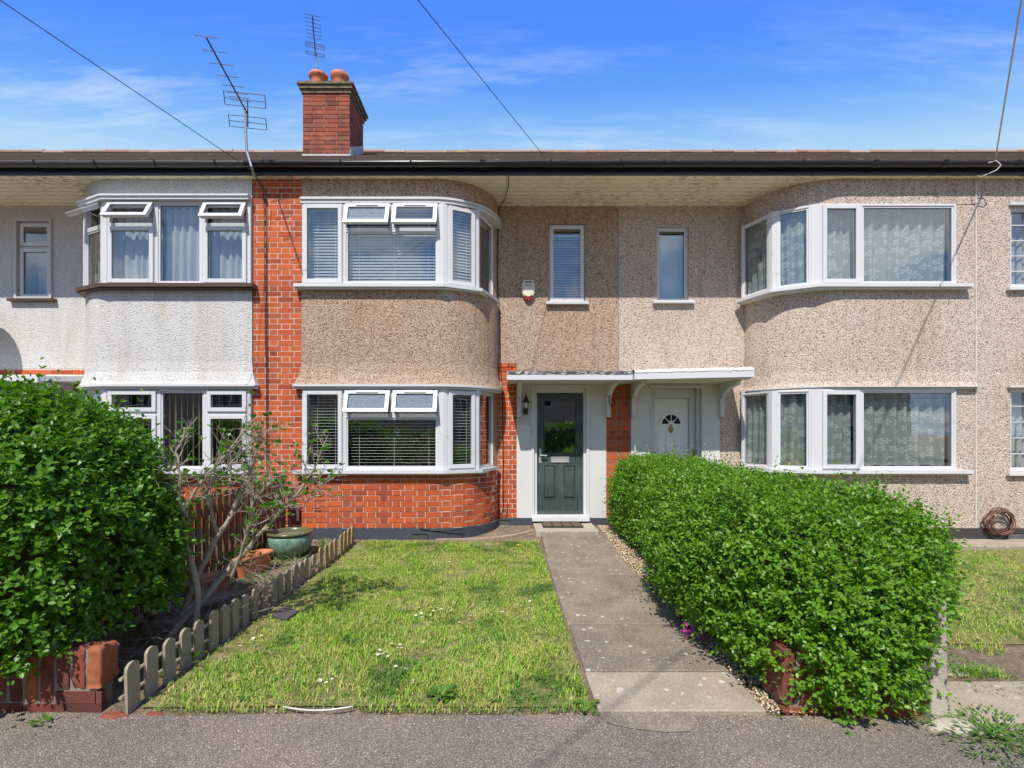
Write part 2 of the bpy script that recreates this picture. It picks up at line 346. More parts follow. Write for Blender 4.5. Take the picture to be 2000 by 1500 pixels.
M['path'] = m_conc('grey garden path concrete', (.155, .123, .088), (.26, .21, .152), True)
M['path_pale'] = m_conc('pale path slab', (.30, .245, .175), (.42, .345, .25), True)
M['step'] = m_conc('buff doorstep slab', (.38, .33, .25), (.46, .41, .32), False)
M['concrete'] = m_conc('rough concrete', (.36, .31, .25), (.50, .45, .37), False)
M['kerb_brick'] = m_conc('brown edging brick', (.26, .17, .12), (.36, .26, .19), False)
def b(g, p, o):
    r = g.geo('Random Per Island')
    setp(g, p, Base_Color=g.ramp(r, [(0, (.20, .12, .06)), (.3, (.42, .28, .15)), (.6, (.56, .42, .26)), (.85, (.66, .56, .42)), (1, (.74, .70, .62))]), Roughness=.7)
M['gravel'] = pmat('golden gravel', b)
def b(g, p, o):
    v = g.pos(sc=(1, 1, .35)); n = g.noise(v, 26, 5, .7)
    setp(g, p, Base_Color=g.mix(g.ramp(n, [(.35, 0.0), (.65, 1.0)]), (.07, .15, .115), (.26, .38, .29)), Roughness=.18)
M['glaze'] = pmat('green drip glaze', b)
M['glaze_rim'] = m_plain('olive glazed rim', (.11, .115, .05), .25, .2, 20)
M['hose'] = m_plain('teal hose', (.01, .20, .14), .4, .1)
M['meter'] = m_plain('brown meter cover', (.16, .07, .05), .5, .1)
M['alarm_cream'] = m_plain('cream alarm plastic', (.72, .66, .50), .4, .04)
M['alarm_red'] = m_plain('dark red lens', (.32, .022, .01), .25, .1)
M['blue_ink'] = m_plain('dark blue lettering', (.02, .03, .12), .5, .05)
M['plaque'] = m_plain('plain grey plaque', (.50, .48, .47), .5, .05)
M['mat_rubber'] = m_plain('black rubber mat', (.022, .020, .017), .7, .2)
M['mat_fibre'] = m_plain('brown mat fibre', (.17, .125, .07), .95, .3, 60)
M['slate'] = m_plain('flat slate', (.075, .070, .075), .7, .2)
M['petal_white'] = m_plain('white petal', (.82, .82, .78), .6, .05)
M['petal_pink'] = m_plain('pink petal', (.62, .05, .42), .5, .1)
M['yellow'] = m_plain('yellow flower', (.75, .52, .02), .6, .1)
M['paint_red'] = m_plain('red paint', (.45, .02, .015), .5, .1)
M['lamp_glass'] = m_plain('frosted lamp glass', (.62, .60, .50), .25, .05)
M['felt'] = m_plain('peeling roof felt', (.045, .045, .05), .8, .3, 20, dirt=((.46, .42, .36), 16, .50), bump=.6)
M['dish'] = m_plain('grey dish metal', (.30, .30, .31), .5, .08)

# ------------------------------------------------------------------ mesh helpers
W = {}
def link(o, parent, world):
    C.objects.link(o); W[o.name] = Vector(world)
    if parent is not None:
        o.parent = parent; o.location = Vector(world)-W[parent.name]
    else: o.location = world
    return o
def tag(o, label=None, cat=None, group=None, kind=None):
    for k, v in (('label', label), ('category', cat), ('group', group), ('kind', kind)):
        if v: o[k] = v
    return o
def thing(name, loc, label, cat, group=None):
    return tag(link(bpy.data.objects.new(name, None), None, loc), label, cat, group)
def frm(p0, p1):
    L = math.hypot(p1[0]-p0[0], p1[1]-p0[1]); ux, uy = (p1[0]-p0[0])/L, (p1[1]-p0[1])/L
    return (p0[0], p0[1], ux, uy, uy, -ux, L)      # origin, along, outward normal, length
class MB:
    def __init__(s): s.v = []; s.f = []
    def add(s, vs, fs):
        n = len(s.v); s.v += [tuple(v) for v in vs]; s.f += [tuple(i+n for i in f) for f in fs]; return s
    def hexa(s, vs): return s.add(vs, [(0, 3, 2, 1), (4, 5, 6, 7), (0, 1, 5, 4), (1, 2, 6, 5), (2, 3, 7, 6), (3, 0, 4, 7)])
    def box(s, x0, x1, y0, y1, z0, z1):
        return s.hexa([(x0, y0, z0), (x1, y0, z0), (x1, y1, z0), (x0, y1, z0), (x0, y0, z1), (x1, y0, z1), (x1, y1, z1), (x0, y1, z1)])
    def ob(s, fr, u0, u1, n0, n1, z0, z1, tf=None):
        pts = [(u0, n1, z0), (u1, n1, z0), (u1, n0, z0), (u0, n0, z0), (u0, n1, z1), (u1, n1, z1), (u1, n0, z1), (u0, n0, z1)]
        if tf: pts = [tf(*p) for p in pts]
        return s.hexa([(fr[0]+u*fr[2]+n*fr[4], fr[1]+u*fr[3]+n*fr[5], z) for u, n, z in pts])
    def ring(s, fr, u0, u1, z0, z1, w, n0, n1, tf=None):
        s.ob(fr, u0, u0+w, n0, n1, z0, z1, tf); s.ob(fr, u1-w, u1, n0, n1, z0, z1, tf)
        s.ob(fr, u0+w, u1-w, n0, n1, z0, z0+w, tf); s.ob(fr, u0+w, u1-w, n0, n1, z1-w, z1, tf); return s
    def prism(s, poly, z0, z1):
        n = len(poly); return s.add([(x, y, z0) for x, y in poly]+[(x, y, z1) for x, y in poly],
            [tuple(range(n))[::-1], tuple(range(n, 2*n))]+[(i, (i+1) % n, n+(i+1) % n, n+i) for i in range(n)])
    def tube(s, pts, r, k=6, caps=True):
        pts = [Vector(p) for p in pts]; n = len(pts); rs = r if isinstance(r, (list, tuple)) else [r]*n; vs = []; fs = []
        up = Vector((0, 0, 1)); prev = None
        for i, p in enumerate(pts):
            t = (pts[min(i+1, n-1)]-pts[max(i-1, 0)]); t = t.normalized() if t.length > 1e-9 else Vector((0, 0, 1))
            a = (prev - t*prev.dot(t)) if prev is not None else t.cross(up if abs(t.z) < .95 else Vector((1, 0, 0)))
            if a.length < 1e-6: a = t.cross(Vector((0, 1, 0)))
            a.normalize(); prev = a; b = t.cross(a)
            for j in range(k):
                q = 2*math.pi*j/k; vs.append(p+(a*math.cos(q)+b*math.sin(q))*rs[i])
        for i in range(n-1):
            for j in range(k): fs.append((i*k+j, i*k+(j+1) % k, (i+1)*k+(j+1) % k, (i+1)*k+j))
        if caps: fs += [tuple(range(k))[::-1], tuple((n-1)*k+j for j in range(k))]
        return s.add(vs, fs)
    def lathe(s, c, prof, k=32, sx=1, sy=1):
        vs = [(c[0]+r*sx*math.cos(2*math.pi*j/k), c[1]+r*sy*math.sin(2*math.pi*j/k), c[2]+z) for r, z in prof for j in range(k)]
        fs = [(i*k+j, i*k+(j+1) % k, (i+1)*k+(j+1) % k, (i+1)*k+j) for i in range(len(prof)-1) for j in range(k)]
        return s.add(vs, fs)
    def band(s, pts, levels):
        n = len(pts); vs = []
        for z, off in levels: vs += [(x, y, z) for x, y in offs(pts, off)]
        return s.add(vs, [(l*n+i, l*n+i+1, (l+1)*n+i+1, (l+1)*n+i) for l in range(len(levels)-1) for i in range(n-1)])
    def pslab(s, pts, o0, o1, z0, z1):
        a, b = offs(pts, o0), offs(pts, o1)
        for i in range(len(pts)-1):
            q = [a[i], a[i+1], b[i+1], b[i]]
            s.hexa([(x, y, z0) for x, y in q]+[(x, y, z1) for x, y in q])
        return s
    def build(s, name, mat, parent=None, smooth=False, label=None, bevel=0):
        v = np.array(s.v); o3 = Vector(((v[:, 0].min()+v[:, 0].max())/2, (v[:, 1].min()+v[:, 1].max())/2, v[:, 2].min()))
        me = bpy.data.meshes.new(name); me.from_pydata((v-np.array(o3)).tolist(), [], s.f)
        me.materials.append(M[mat] if isinstance(mat, str) else mat)
        if smooth: me.polygons.foreach_set('use_smooth', [True]*len(me.polygons))
        o = bpy.data.objects.new(name, me); link(o, parent, o3)
        if label: o['label'] = label
        if bevel:
            bm = o.modifiers.new('bevel', 'BEVEL'); bm.width = bevel; bm.segments = 2; bm.limit_method = 'ANGLE'; bm.use_clamp_overlap = True
        return o
def offs(pts, d):
    """offset a plan path outward (to the right-hand side seen from above, i.e. the street side for paths drawn left to right)"""
    out = []; n = len(pts)
    for i, p in enumerate(pts):
        nn = []
        for a, b in ((i-1, i), (i, i+1)):
            if a >= 0 and b < n:
                dx, dy = pts[b][0]-pts[a][0], pts[b][1]-pts[a][1]; L = math.hypot(dx, dy); nn.append((dy/L, -dx/L))
        mx, my = sum(q[0] for q in nn)/len(nn), sum(q[1] for q in nn)/len(nn); L2 = mx*mx+my*my
        out.append((p[0]+mx/L2*d, p[1]+my/L2*d))
    return out
def npmesh(name, V, tmpl_faces, nv, mat, parent=None, smooth=False, mats=None):
    """many copies of one small template: V is (count*nv, 3)"""
    cnt = len(V)//nv; o3 = np.array([(V[:, 0].min()+V[:, 0].max())/2, (V[:, 1].min()+V[:, 1].max())/2, V[:, 2].min()])
    me = bpy.data.meshes.new(name); me.vertices.add(len(V)); me.vertices.foreach_set('co', (V-o3).astype(np.float32).ravel())
    base = np.concatenate([np.array(f) for f in tmpl_faces]); tot = np.array([len(f) for f in tmpl_faces])
    idx = (base[None, :]+(np.arange(cnt)*nv)[:, None]).ravel(); tots = np.tile(tot, cnt)
    me.loops.add(len(idx)); me.loops.foreach_set('vertex_index', idx.astype(np.int32))
    me.polygons.add(len(tots)); st = np.concatenate([[0], np.cumsum(tots)[:-1]])
    me.polygons.foreach_set('loop_start', st.astype(np.int32)); me.polygons.foreach_set('loop_total', tots.astype(np.int32))
    if smooth: me.polygons.foreach_set('use_smooth', [True]*len(tots))
    me.update(calc_edges=True); me.materials.append(M[mat])
    o = bpy.data.objects.new(name, me); return link(o, parent, Vector(o3))

# ------------------------------------------------------------------ ground, pavement, lawns, path
def sheet(name, poly, z, mat, kind='structure'):
    mb = MB(); mb.add([(x, y, z) for x, y in poly], [tuple(range(len(poly)))]); return tag(mb.build(name, mat), kind=kind)
def grid_sheet(name, x0, x1, y0, y1, step, zf, mat):
    nx, ny = int((x1-x0)/step)+1, int((y1-y0)/step)+1; mb = MB()
    vs = [(x0+(x1-x0)*i/nx, y0+(y1-y0)*j/ny) for j in range(ny+1) for i in range(nx+1)]
    mb.add([(x, y, zf(x, y)) for x, y in vs], [(j*(nx+1)+i, j*(nx+1)+i+1, (j+1)*(nx+1)+i+1, (j+1)*(nx+1)+i) for j in range(ny) for i in range(nx)])
    return tag(mb.build(name, mat, smooth=True), kind='structure')
YP = 2.61
def gz(x, y):
    """height of the garden surface"""
    return .10*max(0, min(1, (y-6.0)/1.5))+.012*noise.noise(Vector((x*1.3, y*1.3, 0)))
sheet('ground', [(-400, -400), (400, -400), (400, 400), (-400, 400)], -.06, 'soil')
sheet('road', [(-60, -9), (60, -9), (60, -1.6), (-60, -1.6)], -.048, 'asphalt')
mb = MB(); mb.box(-60, 60, -1.6, -1.46, -.2, .004); tag(mb.build('kerb', 'concrete'), kind='structure')
sheet('pavement', [(-40, -1.46), (40, -1.46), (40, 2.30), (3.1, 2.30), (2.6, 2.42), (2.2, 2.55), (1.6, 2.60), (.6, 2.61), (-.4, 2.60), (-1.1, 2.62), (-1.7, 2.60), (-2.4, 2.63), (-40, 2.63)], 0.0, 'asphalt')
grid_sheet('garden_soil', -10, 12, 2.35, 7.8, .12, lambda x, y: gz(x, y)-(.004 if y > 2.7 else .03), 'soil')
def edge(x): return YP+.05+.05*noise.noise(Vector((x*2.2, .3, 0)))
lawns = [(-1.98, .475, 2.56, 6.62), (2.42, 7.5, 3.35, 6.25)]
for (x0, x1, y0, y1) in lawns:
    grid_sheet('lawn_turf', x0, x1, y0+.12, y1, .12, lambda x, y: gz(x, y)+.004, 'turf')
def blades(name, n, x0, x1, y0, y1, hmin, hmax, keep=None, label=None):
    xs = RNG.uniform(x0, x1, n*2); ys = y0+(y1-y0)*RNG.uniform(0, 1, n*2)**1.25
    ok = np.ones(len(xs), bool)
    if keep is not None: ok = np.array([keep(a, b) for a, b in zip(xs, ys)])
    xs, ys = xs[ok][:n], ys[ok][:n]; n = len(xs)
    zs = np.array([gz(a, b) for a, b in zip(xs, ys)])
    h = RNG.uniform(hmin, hmax, n)*np.array([.7+.6*noise.noise(Vector((a*2.5, b*2.5, 5))) + .25 for a, b in zip(xs, ys)])
    h *= np.where(RNG.random(n) < .05, 1.7, 1.0); h = np.clip(h, .005, None)
    an = RNG.uniform(0, 2*np.pi, n); lean = RNG.uniform(.25, 1.6, n)*h; wd = RNG.uniform(.0018, .0038, n)
    dx, dy = np.cos(an), np.sin(an); px, py = -dy, dx
    P = np.zeros((n, 5, 3))
    P[:, 0] = np.c_[xs-px*wd, ys-py*wd, zs-.004]; P[:, 1] = np.c_[xs+px*wd, ys+py*wd, zs-.004]
    mx, my = xs+dx*lean*.4, ys+dy*lean*.4
    P[:, 2] = np.c_[mx+px*wd*.8, my+py*wd*.8, zs+h*.65]; P[:, 3] = np.c_[mx-px*wd*.8, my-py*wd*.8, zs+h*.65]
    P[:, 4] = np.c_[xs+dx*lean, ys+dy*lean, zs+h]
    o = npmesh(name, P.reshape(-1, 3), [(0, 1, 2, 3), (3, 2, 4)], 5, 'grass'); return tag(o, label, 'grass', kind='stuff')
def bare(x, y):
    d = noise.noise(Vector((x*1.7+3, y*1.7, 1.5)))*.5+.5
    e = min(1, max(.12, (y-2.63)/.40)); l = min(1, max(.15, (x+1.98)/.35))
    d2 = noise.noise(Vector((x*4+9, y*4, 2.5)))
    return random.random() < (e**.8)*l*(1.15-1.1*max(0, d-.50)*2.2)*(1.0 if d2 < .28 else .25)
blades('lawn_grass', 108000, -1.98, .47, 2.63, 6.62, .012, .038, bare, 'patchy yellow green lawn in front of the brown pebbledashed house')
blades('lawn_grass', 52000, 2.44, 7.0, 2.95, 6.22, .012, .036, lambda x, y: y > 3.42+.12*math.sin(x*9) or (x < 3.1 and 3.12 > y > 3.0), 'yellow green lawn on the far right behind the clipped hedge')
# garden path of concrete slabs
pl, pr = .505, 1.405
ys = [2.61, 2.625+.0, 3.13, 3.82, 5.22, 6.3, 7.3]
def pz(y): return .012+.105*max(0, min(1, (y-5.9)/1.0))
mbp = MB(); mbq = MB()
segs = [(2.63, G(1316)), (G(1316)+.020, G(1223)), (G(1223)+.020, G(1118)), (G(1118)+.008, 5.9), (5.908, 6.885)]
for i, (a, b_) in enumerate(segs):
    q = mbq if i == 0 else mbp
    l = pl+random.uniform(-.012, .012); za, zb = pz(a), pz(b_)
    q.hexa([(l, a, -.1), (pr, a, -.1), (pr, b_, -.1), (l, b_, -.1), (l, a, za), (pr, a, za), (pr, b_, zb), (l, b_, zb)])
tag(mbp.build('path', 'path', bevel=.006), kind='structure'); tag(mbq.build('path', 'path_pale', bevel=.006), kind='structure')
mb = MB(); mb.box(.44, 1.33, 6.89, 7.60, 0, .135); tag(mb.build('path_step', 'step', bevel=.006), kind='structure')
mb = MB(); mb.add([(X(p, G(q)), G(q), .005) for p, q in ((1168, 1391), (1352, 1393), (1362, 1410), (1350, 1430), (1300, 1432), (1230, 1424), (1180, 1412))], [tuple(range(7))]); tag(mb.build('pavement_patch', 'path'), kind='structure')
# neighbour's slabs on the right and the concrete strips along the walls
mb = MB(); mb.box(2.27, 6.5, 2.52, 2.94, -.1, .014); mb.box(2.35, 2.86, 3.02, 3.33, -.1, .012); tag(mb.build('path', 'path_pale', bevel=.006), kind='structure')
mb = MB(); mb.box(2.6, 11.4, 6.28, 6.74, -.1, .055); tag(mb.build('wall_strip', 'path_pale', bevel=.006), kind='structure')
mb = MB(); mb.box(-2.0, -.9, 6.62, 6.74, -.1, .03); tag(mb.build('wall_strip', 'concrete', bevel=.004), kind='structure')
mb = MB(); mb.prism([(-.9, 6.63), (-.5, 6.66), (-.15, 6.75), (.12, 6.93), (.30, 7.15), (.36, 7.56), (-.4, 7.56), (-.9, 6.9)], -.05, .045); tag(mb.build('wall_strip', 'concrete'), kind='structure')
ep = [(-.92, 6.60), (-.5, 6.62), (-.15, 6.71), (.12, 6.88), (.31, 7.06), (.42, 7.24)]
mb = MB(); mb.pslab(ep, -.04, .03, -.05, .085); tag(mb.build('garden_edging', 'kerb_brick', bevel=.006), 'curved brown edging kerb between the lawn and the door of the brown house', 'edging')
# gravel strip
def gravel(n, inside):
    P = []; ico = np.array([(1, 0, 0), (-1, 0, 0), (0, 1, 0), (0, -1, 0), (0, 0, .6), (0, 0, -.6)], float)
    c = 0
    while c < n:
        x, y = random.uniform(1.405, 1.75), random.uniform(2.62, 7.45)
        if not inside(x, y): continue
        a, t = random.uniform(0, 6.28), random.uniform(0, .8); s = random.uniform(.006, .016)
        q = ico*np.array([s, s*random.uniform(.6, 1), s*random.uniform(.6, 1)])
        rm = np.array(Matrix.Rotation(a, 3, 'Z') @ Matrix.Rotation(t, 3, 'X')); P.append(q@rm.T+np.array([x, y, gz(x, y)+.006+random.random()*.01])); c += 1
    fs = [(0, 2, 4), (2, 1, 4), (1, 3, 4), (3, 0, 4), (2, 0, 5), (1, 2, 5), (3, 1, 5), (0, 3, 5)]
    return tag(npmesh('gravel', np.concatenate(P), fs, 6, 'gravel'), 'strip of golden gravel between the garden path and the clipped hedge', 'gravel', kind='stuff')
gravel(9000, lambda x, y: x > 1.41)

P = []
for k in range(1500):
    x = random.uniform(-3.2, 3.0); y = 2.62-abs(random.gauss(0, .10)) if k % 4 else random.uniform(.9, 2.6); s_ = random.uniform(.002, .006); a = random.uniform(0, 6.28)
    q = np.array([(1, 0, 0), (-1, 0, 0), (0, .7, 0), (0, -.7, 0), (0, 0, .6), (0, 0, -.6)])*s_; rm = np.array(Matrix.Rotation(a, 3, 'Z')); P.append(q@rm.T+np.array([x, y, .003]))
tag(npmesh('grit', np.concatenate(P), [(0, 2, 4), (2, 1, 4), (1, 3, 4), (3, 0, 4), (2, 0, 5), (1, 2, 5), (3, 1, 5), (0, 3, 5)], 6, 'gravel'), 'loose grit scattered along the inner edge of the pavement', 'grit', kind='stuff')
# ------------------------------------------------------------------ bricks
def brick_rows(mb, posf, s0, s1, z0, z1, bond='flemish', proud=.0035, lay=.075, j=.0115, depth=.03, seed=0, phase=0.0):
    """posf(s) -> (x, y, nx, ny); rows of single bricks standing proud of the mortar face"""
    st, hd = .2155, .1025; rnd = random.Random(seed); z = z0; row = 0
    while z < z1-.02:
        zt = min(z+lay-j, z1)
        s = s0-phase-(0 if row % 2 == 0 else (st+hd)/2+j) ; k = 0
        while s < s1:
            L = (st if (k % 2 == 0 or bond == 'stretcher') else hd)
            a, b_ = max(s, s0), min(s+L, s1)
            if b_-a > .02:
                pr_ = proud+rnd.uniform(-.0015, .002); A, B = posf(a), posf(b_); dz = rnd.uniform(-.0012, .0012)
                def q(P, off, zz): return (P[0]+P[2]*off, P[1]+P[3]*off, zz)
                mb.hexa([q(A, pr_, z+dz), q(B, pr_, z+dz), q(B, -depth, z+dz), q(A, -depth, z+dz), q(A, pr_, zt+dz), q(B, pr_, zt+dz), q(B, -depth, zt+dz), q(A, -depth, zt+dz)])
            s += L+j; k += 1
        z += lay; row += 1
def line_pos(p0, p1):
    f = frm(p0, p1); return (lambda s: (f[0]+f[2]*s, f[1]+f[3]*s, f[4], f[5])), f[6]
def path_pos(pts):
    cum = [0]
    for a, b_ in zip(pts, pts[1:]): cum.append(cum[-1]+math.hypot(b_[0]-a[0], b_[1]-a[1]))
    nr = [(o[0]-p[0], o[1]-p[1]) for o, p in zip(offs(pts, 1.0), pts)]
    def f(s):
        s = max(0, min(cum[-1]-1e-6, s)); i = max(k for k in range(len(pts)-1) if cum[k] <= s); t = (s-cum[i])/(cum[i+1]-cum[i])
        nx, ny = nr[i][0]*(1-t)+nr[i+1][0]*t, nr[i][1]*(1-t)+nr[i+1][1]*t; L = math.hypot(nx, ny)
        return (pts[i][0]*(1-t)+pts[i+1][0]*t, pts[i][1]*(1-t)+pts[i+1][1]*t, nx/L, ny/L)
    return f, cum[-1]

# ------------------------------------------------------------------ the terrace
DW, DB = 7.57, 6.75
def ell(cx, a, side, n=14):
    """quarter curve from the straight bay front round to the recessed wall; side=+1 curves to the right end"""
    r = [(cx+side*a*math.sin(t), DW-(DW-DB)*math.cos(t)) for t in [math.pi/2*i/n for i in range(n+1)]]
    return r if side > 0 else r[::-1]
XAB, XBC, XCD = -3.463, 1.758, 6.47
XA0, XD1 = -13.0, 13.5
bayB = [(-2.785, DB)]+ell(-.98, .88, 1)
bayC = ell(4.70, 1.0, -1)+[(XCD-.003, DB)]
bayA = ell(-5.35, .85, -1)+[(XAB, DB)]
PL, ZL0, ZL1, ZU0, ZU1, ZS = .195, 1.0, 2.106, 3.534, 4.647, 5.0
houses = {}
houses['A'] = thing('terraced_house', (-6.7, 8.5, 0), 'white roughcast terraced house on the left with brown window sills', 'house', 'terraced houses in a row')
houses['B'] = thing('terraced_house', (-.85, 8.5, 0), 'brown pebbledashed terraced house with red brick under its bay and a dark green door', 'house', 'terraced houses in a row')
houses['C'] = thing('terraced_house', (4.1, 8.5, 0), 'pale pebbledashed terraced house with a white door and lace curtained bay windows', 'house', 'terraced houses in a row')
houses['D'] = thing('terraced_house', (8.9, 8.5, 0), 'pale pebbledashed house cut off by the right edge with small paned windows', 'house', 'terraced houses in a row')
ext = {'A': (XA0, XAB), 'B': (XAB, XBC), 'C': (XBC, XCD), 'D': (XCD, XD1)}
def rect_holes(mb, x0, x1, z0, z1, y, holes, t=.12):
    """wall from x0..x1, z0..z1 in plane y with rectangular holes (reveals included through thickness)"""
    xs = sorted({x0, x1, *[h[0] for h in holes], *[h[1] for h in holes]}); zs = sorted({z0, z1, *[h[2] for h in holes], *[h[3] for h in holes]})
    for a, b_ in zip(xs, xs[1:]):
        for c, d in zip(zs, zs[1:]):
            mx, mz = (a+b_)/2, (c+d)/2
            if any(h[0] < mx < h[1] and h[2] < mz < h[3] for h in holes): continue
            mb.add([(a, y, c), (b_, y, c), (b_, y, d), (a, y, d)], [(0, 1, 2, 3)])
    for h in holes:
        a, b_, c, d = h
        mb.add([(a, y, c), (b_, y, c), (b_, y, d), (a, y, d), (a, y+t, c), (b_, y+t, c), (b_, y+t, d), (a, y+t, d)], [(0, 1, 5, 4), (1, 2, 6, 5), (2, 3, 7, 6), (3, 0, 4, 7)])

def px2(p, D=DW): return X(p, D)
nwB = (px2(1072), px2(1143), Z(590, DW), Z(437, DW)); nwC = (px2(1283), px2(1345), Z(588, DW), Z(443, DW)); nwA = (px2(34), px2(99), Z(584, DW), Z(433, DW))
ZC = 2.42        # height where the pebbledash of the recess ends over the doors
# --- house B walls
hb = houses['B']; hc = houses['C']; ha = houses['A']; hd = houses['D']
mb = MB(); rect_holes(mb, -.10, XBC-.002, ZC, ZS, DW, [nwB])
mb.band(bayB, [(ZU1+.03, 0), (ZS, 0)]); mb.band(bayB, [(ZL1+.05, .085), (ZL1+.11, .055), (ZL1+.22, .018), (ZL1+.36, 0), (ZU0-.045, 0)])
mb.build('wall', 'pebble_brown', hb, smooth=False)
pfc, Lc = path_pos(bayB); mb = MB(); pt = []
for ds, z in ((1.86, 3.482), (1.98, 3.48), (2.10, 3.478), (2.085, 3.40), (2.06, 3.33), (2.0, 3.38), (1.92, 3.42)): q = pfc(ds+.0); pt.append((q[0]+q[2]*.006, q[1]+q[3]*.006, z))
mb.add(pt, [tuple(range(7))]); mb.build('cement_patch', 'step', hb, label='buff cement repair under the upper sill')
# end returns of the flared band
mb = MB(); pf, L = path_pos(bayB); mb.band(bayB, [(PL, -.004), (ZL0-.06, -.004)]); mb.build('mortar_joint', 'mortar', hb)
mb = MB(); brick_rows(mb, pf, 0, L, PL+.01, ZL0-.055, seed=3); mb.build('brick_wall', 'brick', hb, label='orange red brick wall below the bay window')
mb = MB(); p = [(-3.463, DB+.02), (-2.785, DB+.02)]; mb.box(-3.463, -2.785, DB+.02, 7.2, 0, ZS); mb.build('mortar_joint', 'mortar', hb)
mb = MB(); pf2, L2 = line_pos(*p); brick_rows(mb, pf2, 0.004, L2-.004, PL-.18, ZS-.005, seed=5); mb.build('brick_pier', 'brick', hb, label='tall red brick pier between the white house and the brown house')
# recess brickwork and white surrounds
def recess(house, items):
    for kind, a, b_, zt in items:
        if kind == 'brick' or kind == 'brickdark':
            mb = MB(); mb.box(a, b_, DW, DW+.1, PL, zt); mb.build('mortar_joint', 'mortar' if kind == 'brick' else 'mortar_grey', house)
            mb = MB(); f, L = line_pos((a, DW), (b_, DW)); brick_rows(mb, f, .002, L-.002, PL+.01, zt, seed=int(a*100) % 97); mb.build('brick_wall', 'brick', house)
        elif kind == 'white':
            mb = MB(); mb.box(a, b_, DW-.018, DW+.1, PL, zt); mb.build('door_surround', 'render_white', house, bevel=.004)
xB = [-.102, px2(1009), px2(1041), px2(1147), px2(1184), XBC]
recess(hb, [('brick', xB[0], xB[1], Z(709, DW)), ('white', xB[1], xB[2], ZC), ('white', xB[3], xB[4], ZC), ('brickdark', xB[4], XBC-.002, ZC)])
mb = MB(); mb.box(xB[2], xB[3], DW-.018, DW+.1, Z(755, DW), ZC); mb.build('door_surround', 'render_white', hb)
xC = [XBC, px2(1232), px2(1269), px2(1370), px2(1405), 3.72]
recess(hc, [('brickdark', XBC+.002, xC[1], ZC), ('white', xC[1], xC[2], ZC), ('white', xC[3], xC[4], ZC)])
mb = MB(); mb.box(xC[2], xC[3], DW-.018, DW+.1, Z(757, DW), ZC); mb.build('door_surround', 'render_white', hc)
# --- house C walls
mb = MB(); rect_holes(mb, XBC+.002, 3.70, ZC, ZS, DW, [nwC]); mb.add([(xC[4], DW, PL), (3.70, DW, PL), (3.70, DW, ZC), (xC[4], DW, ZC)], [(0, 1, 2, 3)])
mb.band(bayC, [(ZU1-.01, 0), (ZS, 0)]); mb.band(bayC, [(ZL1+.03, .05), (ZL1+.10, .02), (ZL1+.25, 0), (ZU0-.045, 0)]); mb.band(bayC, [(PL, 0), (ZL0-.06, 0)])
CXR = X(1868, 6.72)
for z0, z1 in ((ZL0-.06, ZL1+.04), (ZU0-.045, ZU1)): mb.add([(CXR, DB, z0), (XCD-.003, DB, z0), (XCD-.003, DB, z1), (CXR, DB, z1), (CXR, DB+.1, z0), (CXR, DB+.1, z1)], [(0, 1, 2, 3), (0, 3, 5, 4)])
mb.build('wall', 'pebble_pale', hc)
# --- house D walls
DX0, DX1 = X(1978, 6.72), 9.4
mb = MB(); rect_holes(mb, XCD+.003, XD1, PL, ZS, DB, [(DX0, DX1, ZL0-.03, ZL1+.02), (DX0, DX1, ZU0-.03, ZU1-.02)]); mb.build('wall', 'pebble_pale', hd)
mb = MB(); mb.box(XCD-.009, XCD+.009, DB-.012, DB-.002, PL, ZS-.01); mb.build('joint_bead', 'upvc_old', hd, label='pale vertical bead between two pebbledashed fronts')
# --- house A walls
mb = MB(); rect_holes(mb, XA0, -6.2, Z(720, DW), ZS, DW, [nwA])
mb.band(bayA, [(ZU1+.06, 0), (ZS, 0)]); mb.band(bayA, [(ZL1+.05, .09), (ZL1+.11, .055), (ZL1+.24, .015), (ZL1+.38, 0), (ZU0-.06, 0)]); mb.build('wall', 'roughcast', ha)
mb = MB(); mb.band(bayA, [(PL, -.004), (ZL0-.1, -.004)]); mb.build('mortar_joint', 'mortar', ha)
mb = MB(); pf, L = path_pos(bayA); brick_rows(mb, pf, 0, L, PL+.01, ZL0-.1, seed=9); mb.build('brick_wall', 'brick', ha, label='red brick wall under the bay of the white house')
zb = Z(720, DW); mb = MB(); mb.box(XA0, -6.2, DW+.004, DW+.1, PL, zb); mb.build('mortar_joint', 'mortar', ha)
mb = MB(); f_, L_ = line_pos((XA0, DW), (-6.2, DW)); brick_rows(mb, f_, 0, L_, zb-.086, zb-.008, seed=12)
brick_rows(mb, line_pos((-6.62, DW), (-6.2, DW))[0], 0, .42, PL+.01, zb-.09, seed=13); mb.build('brick_wall', 'brick', ha)
mb = MB(); mb.box(-7.75, -6.63, DW-.018, DW+.003, PL, zb-.10); mb.build('door_surround', 'render_white', ha)
mb = MB(); mb.box(X(58, DW), X(165, DW), DW-.03, DW-.02, .2, Z(765, DW)); mb.build('door', 'glass_dark', ha, label='dark door behind the big hedge')
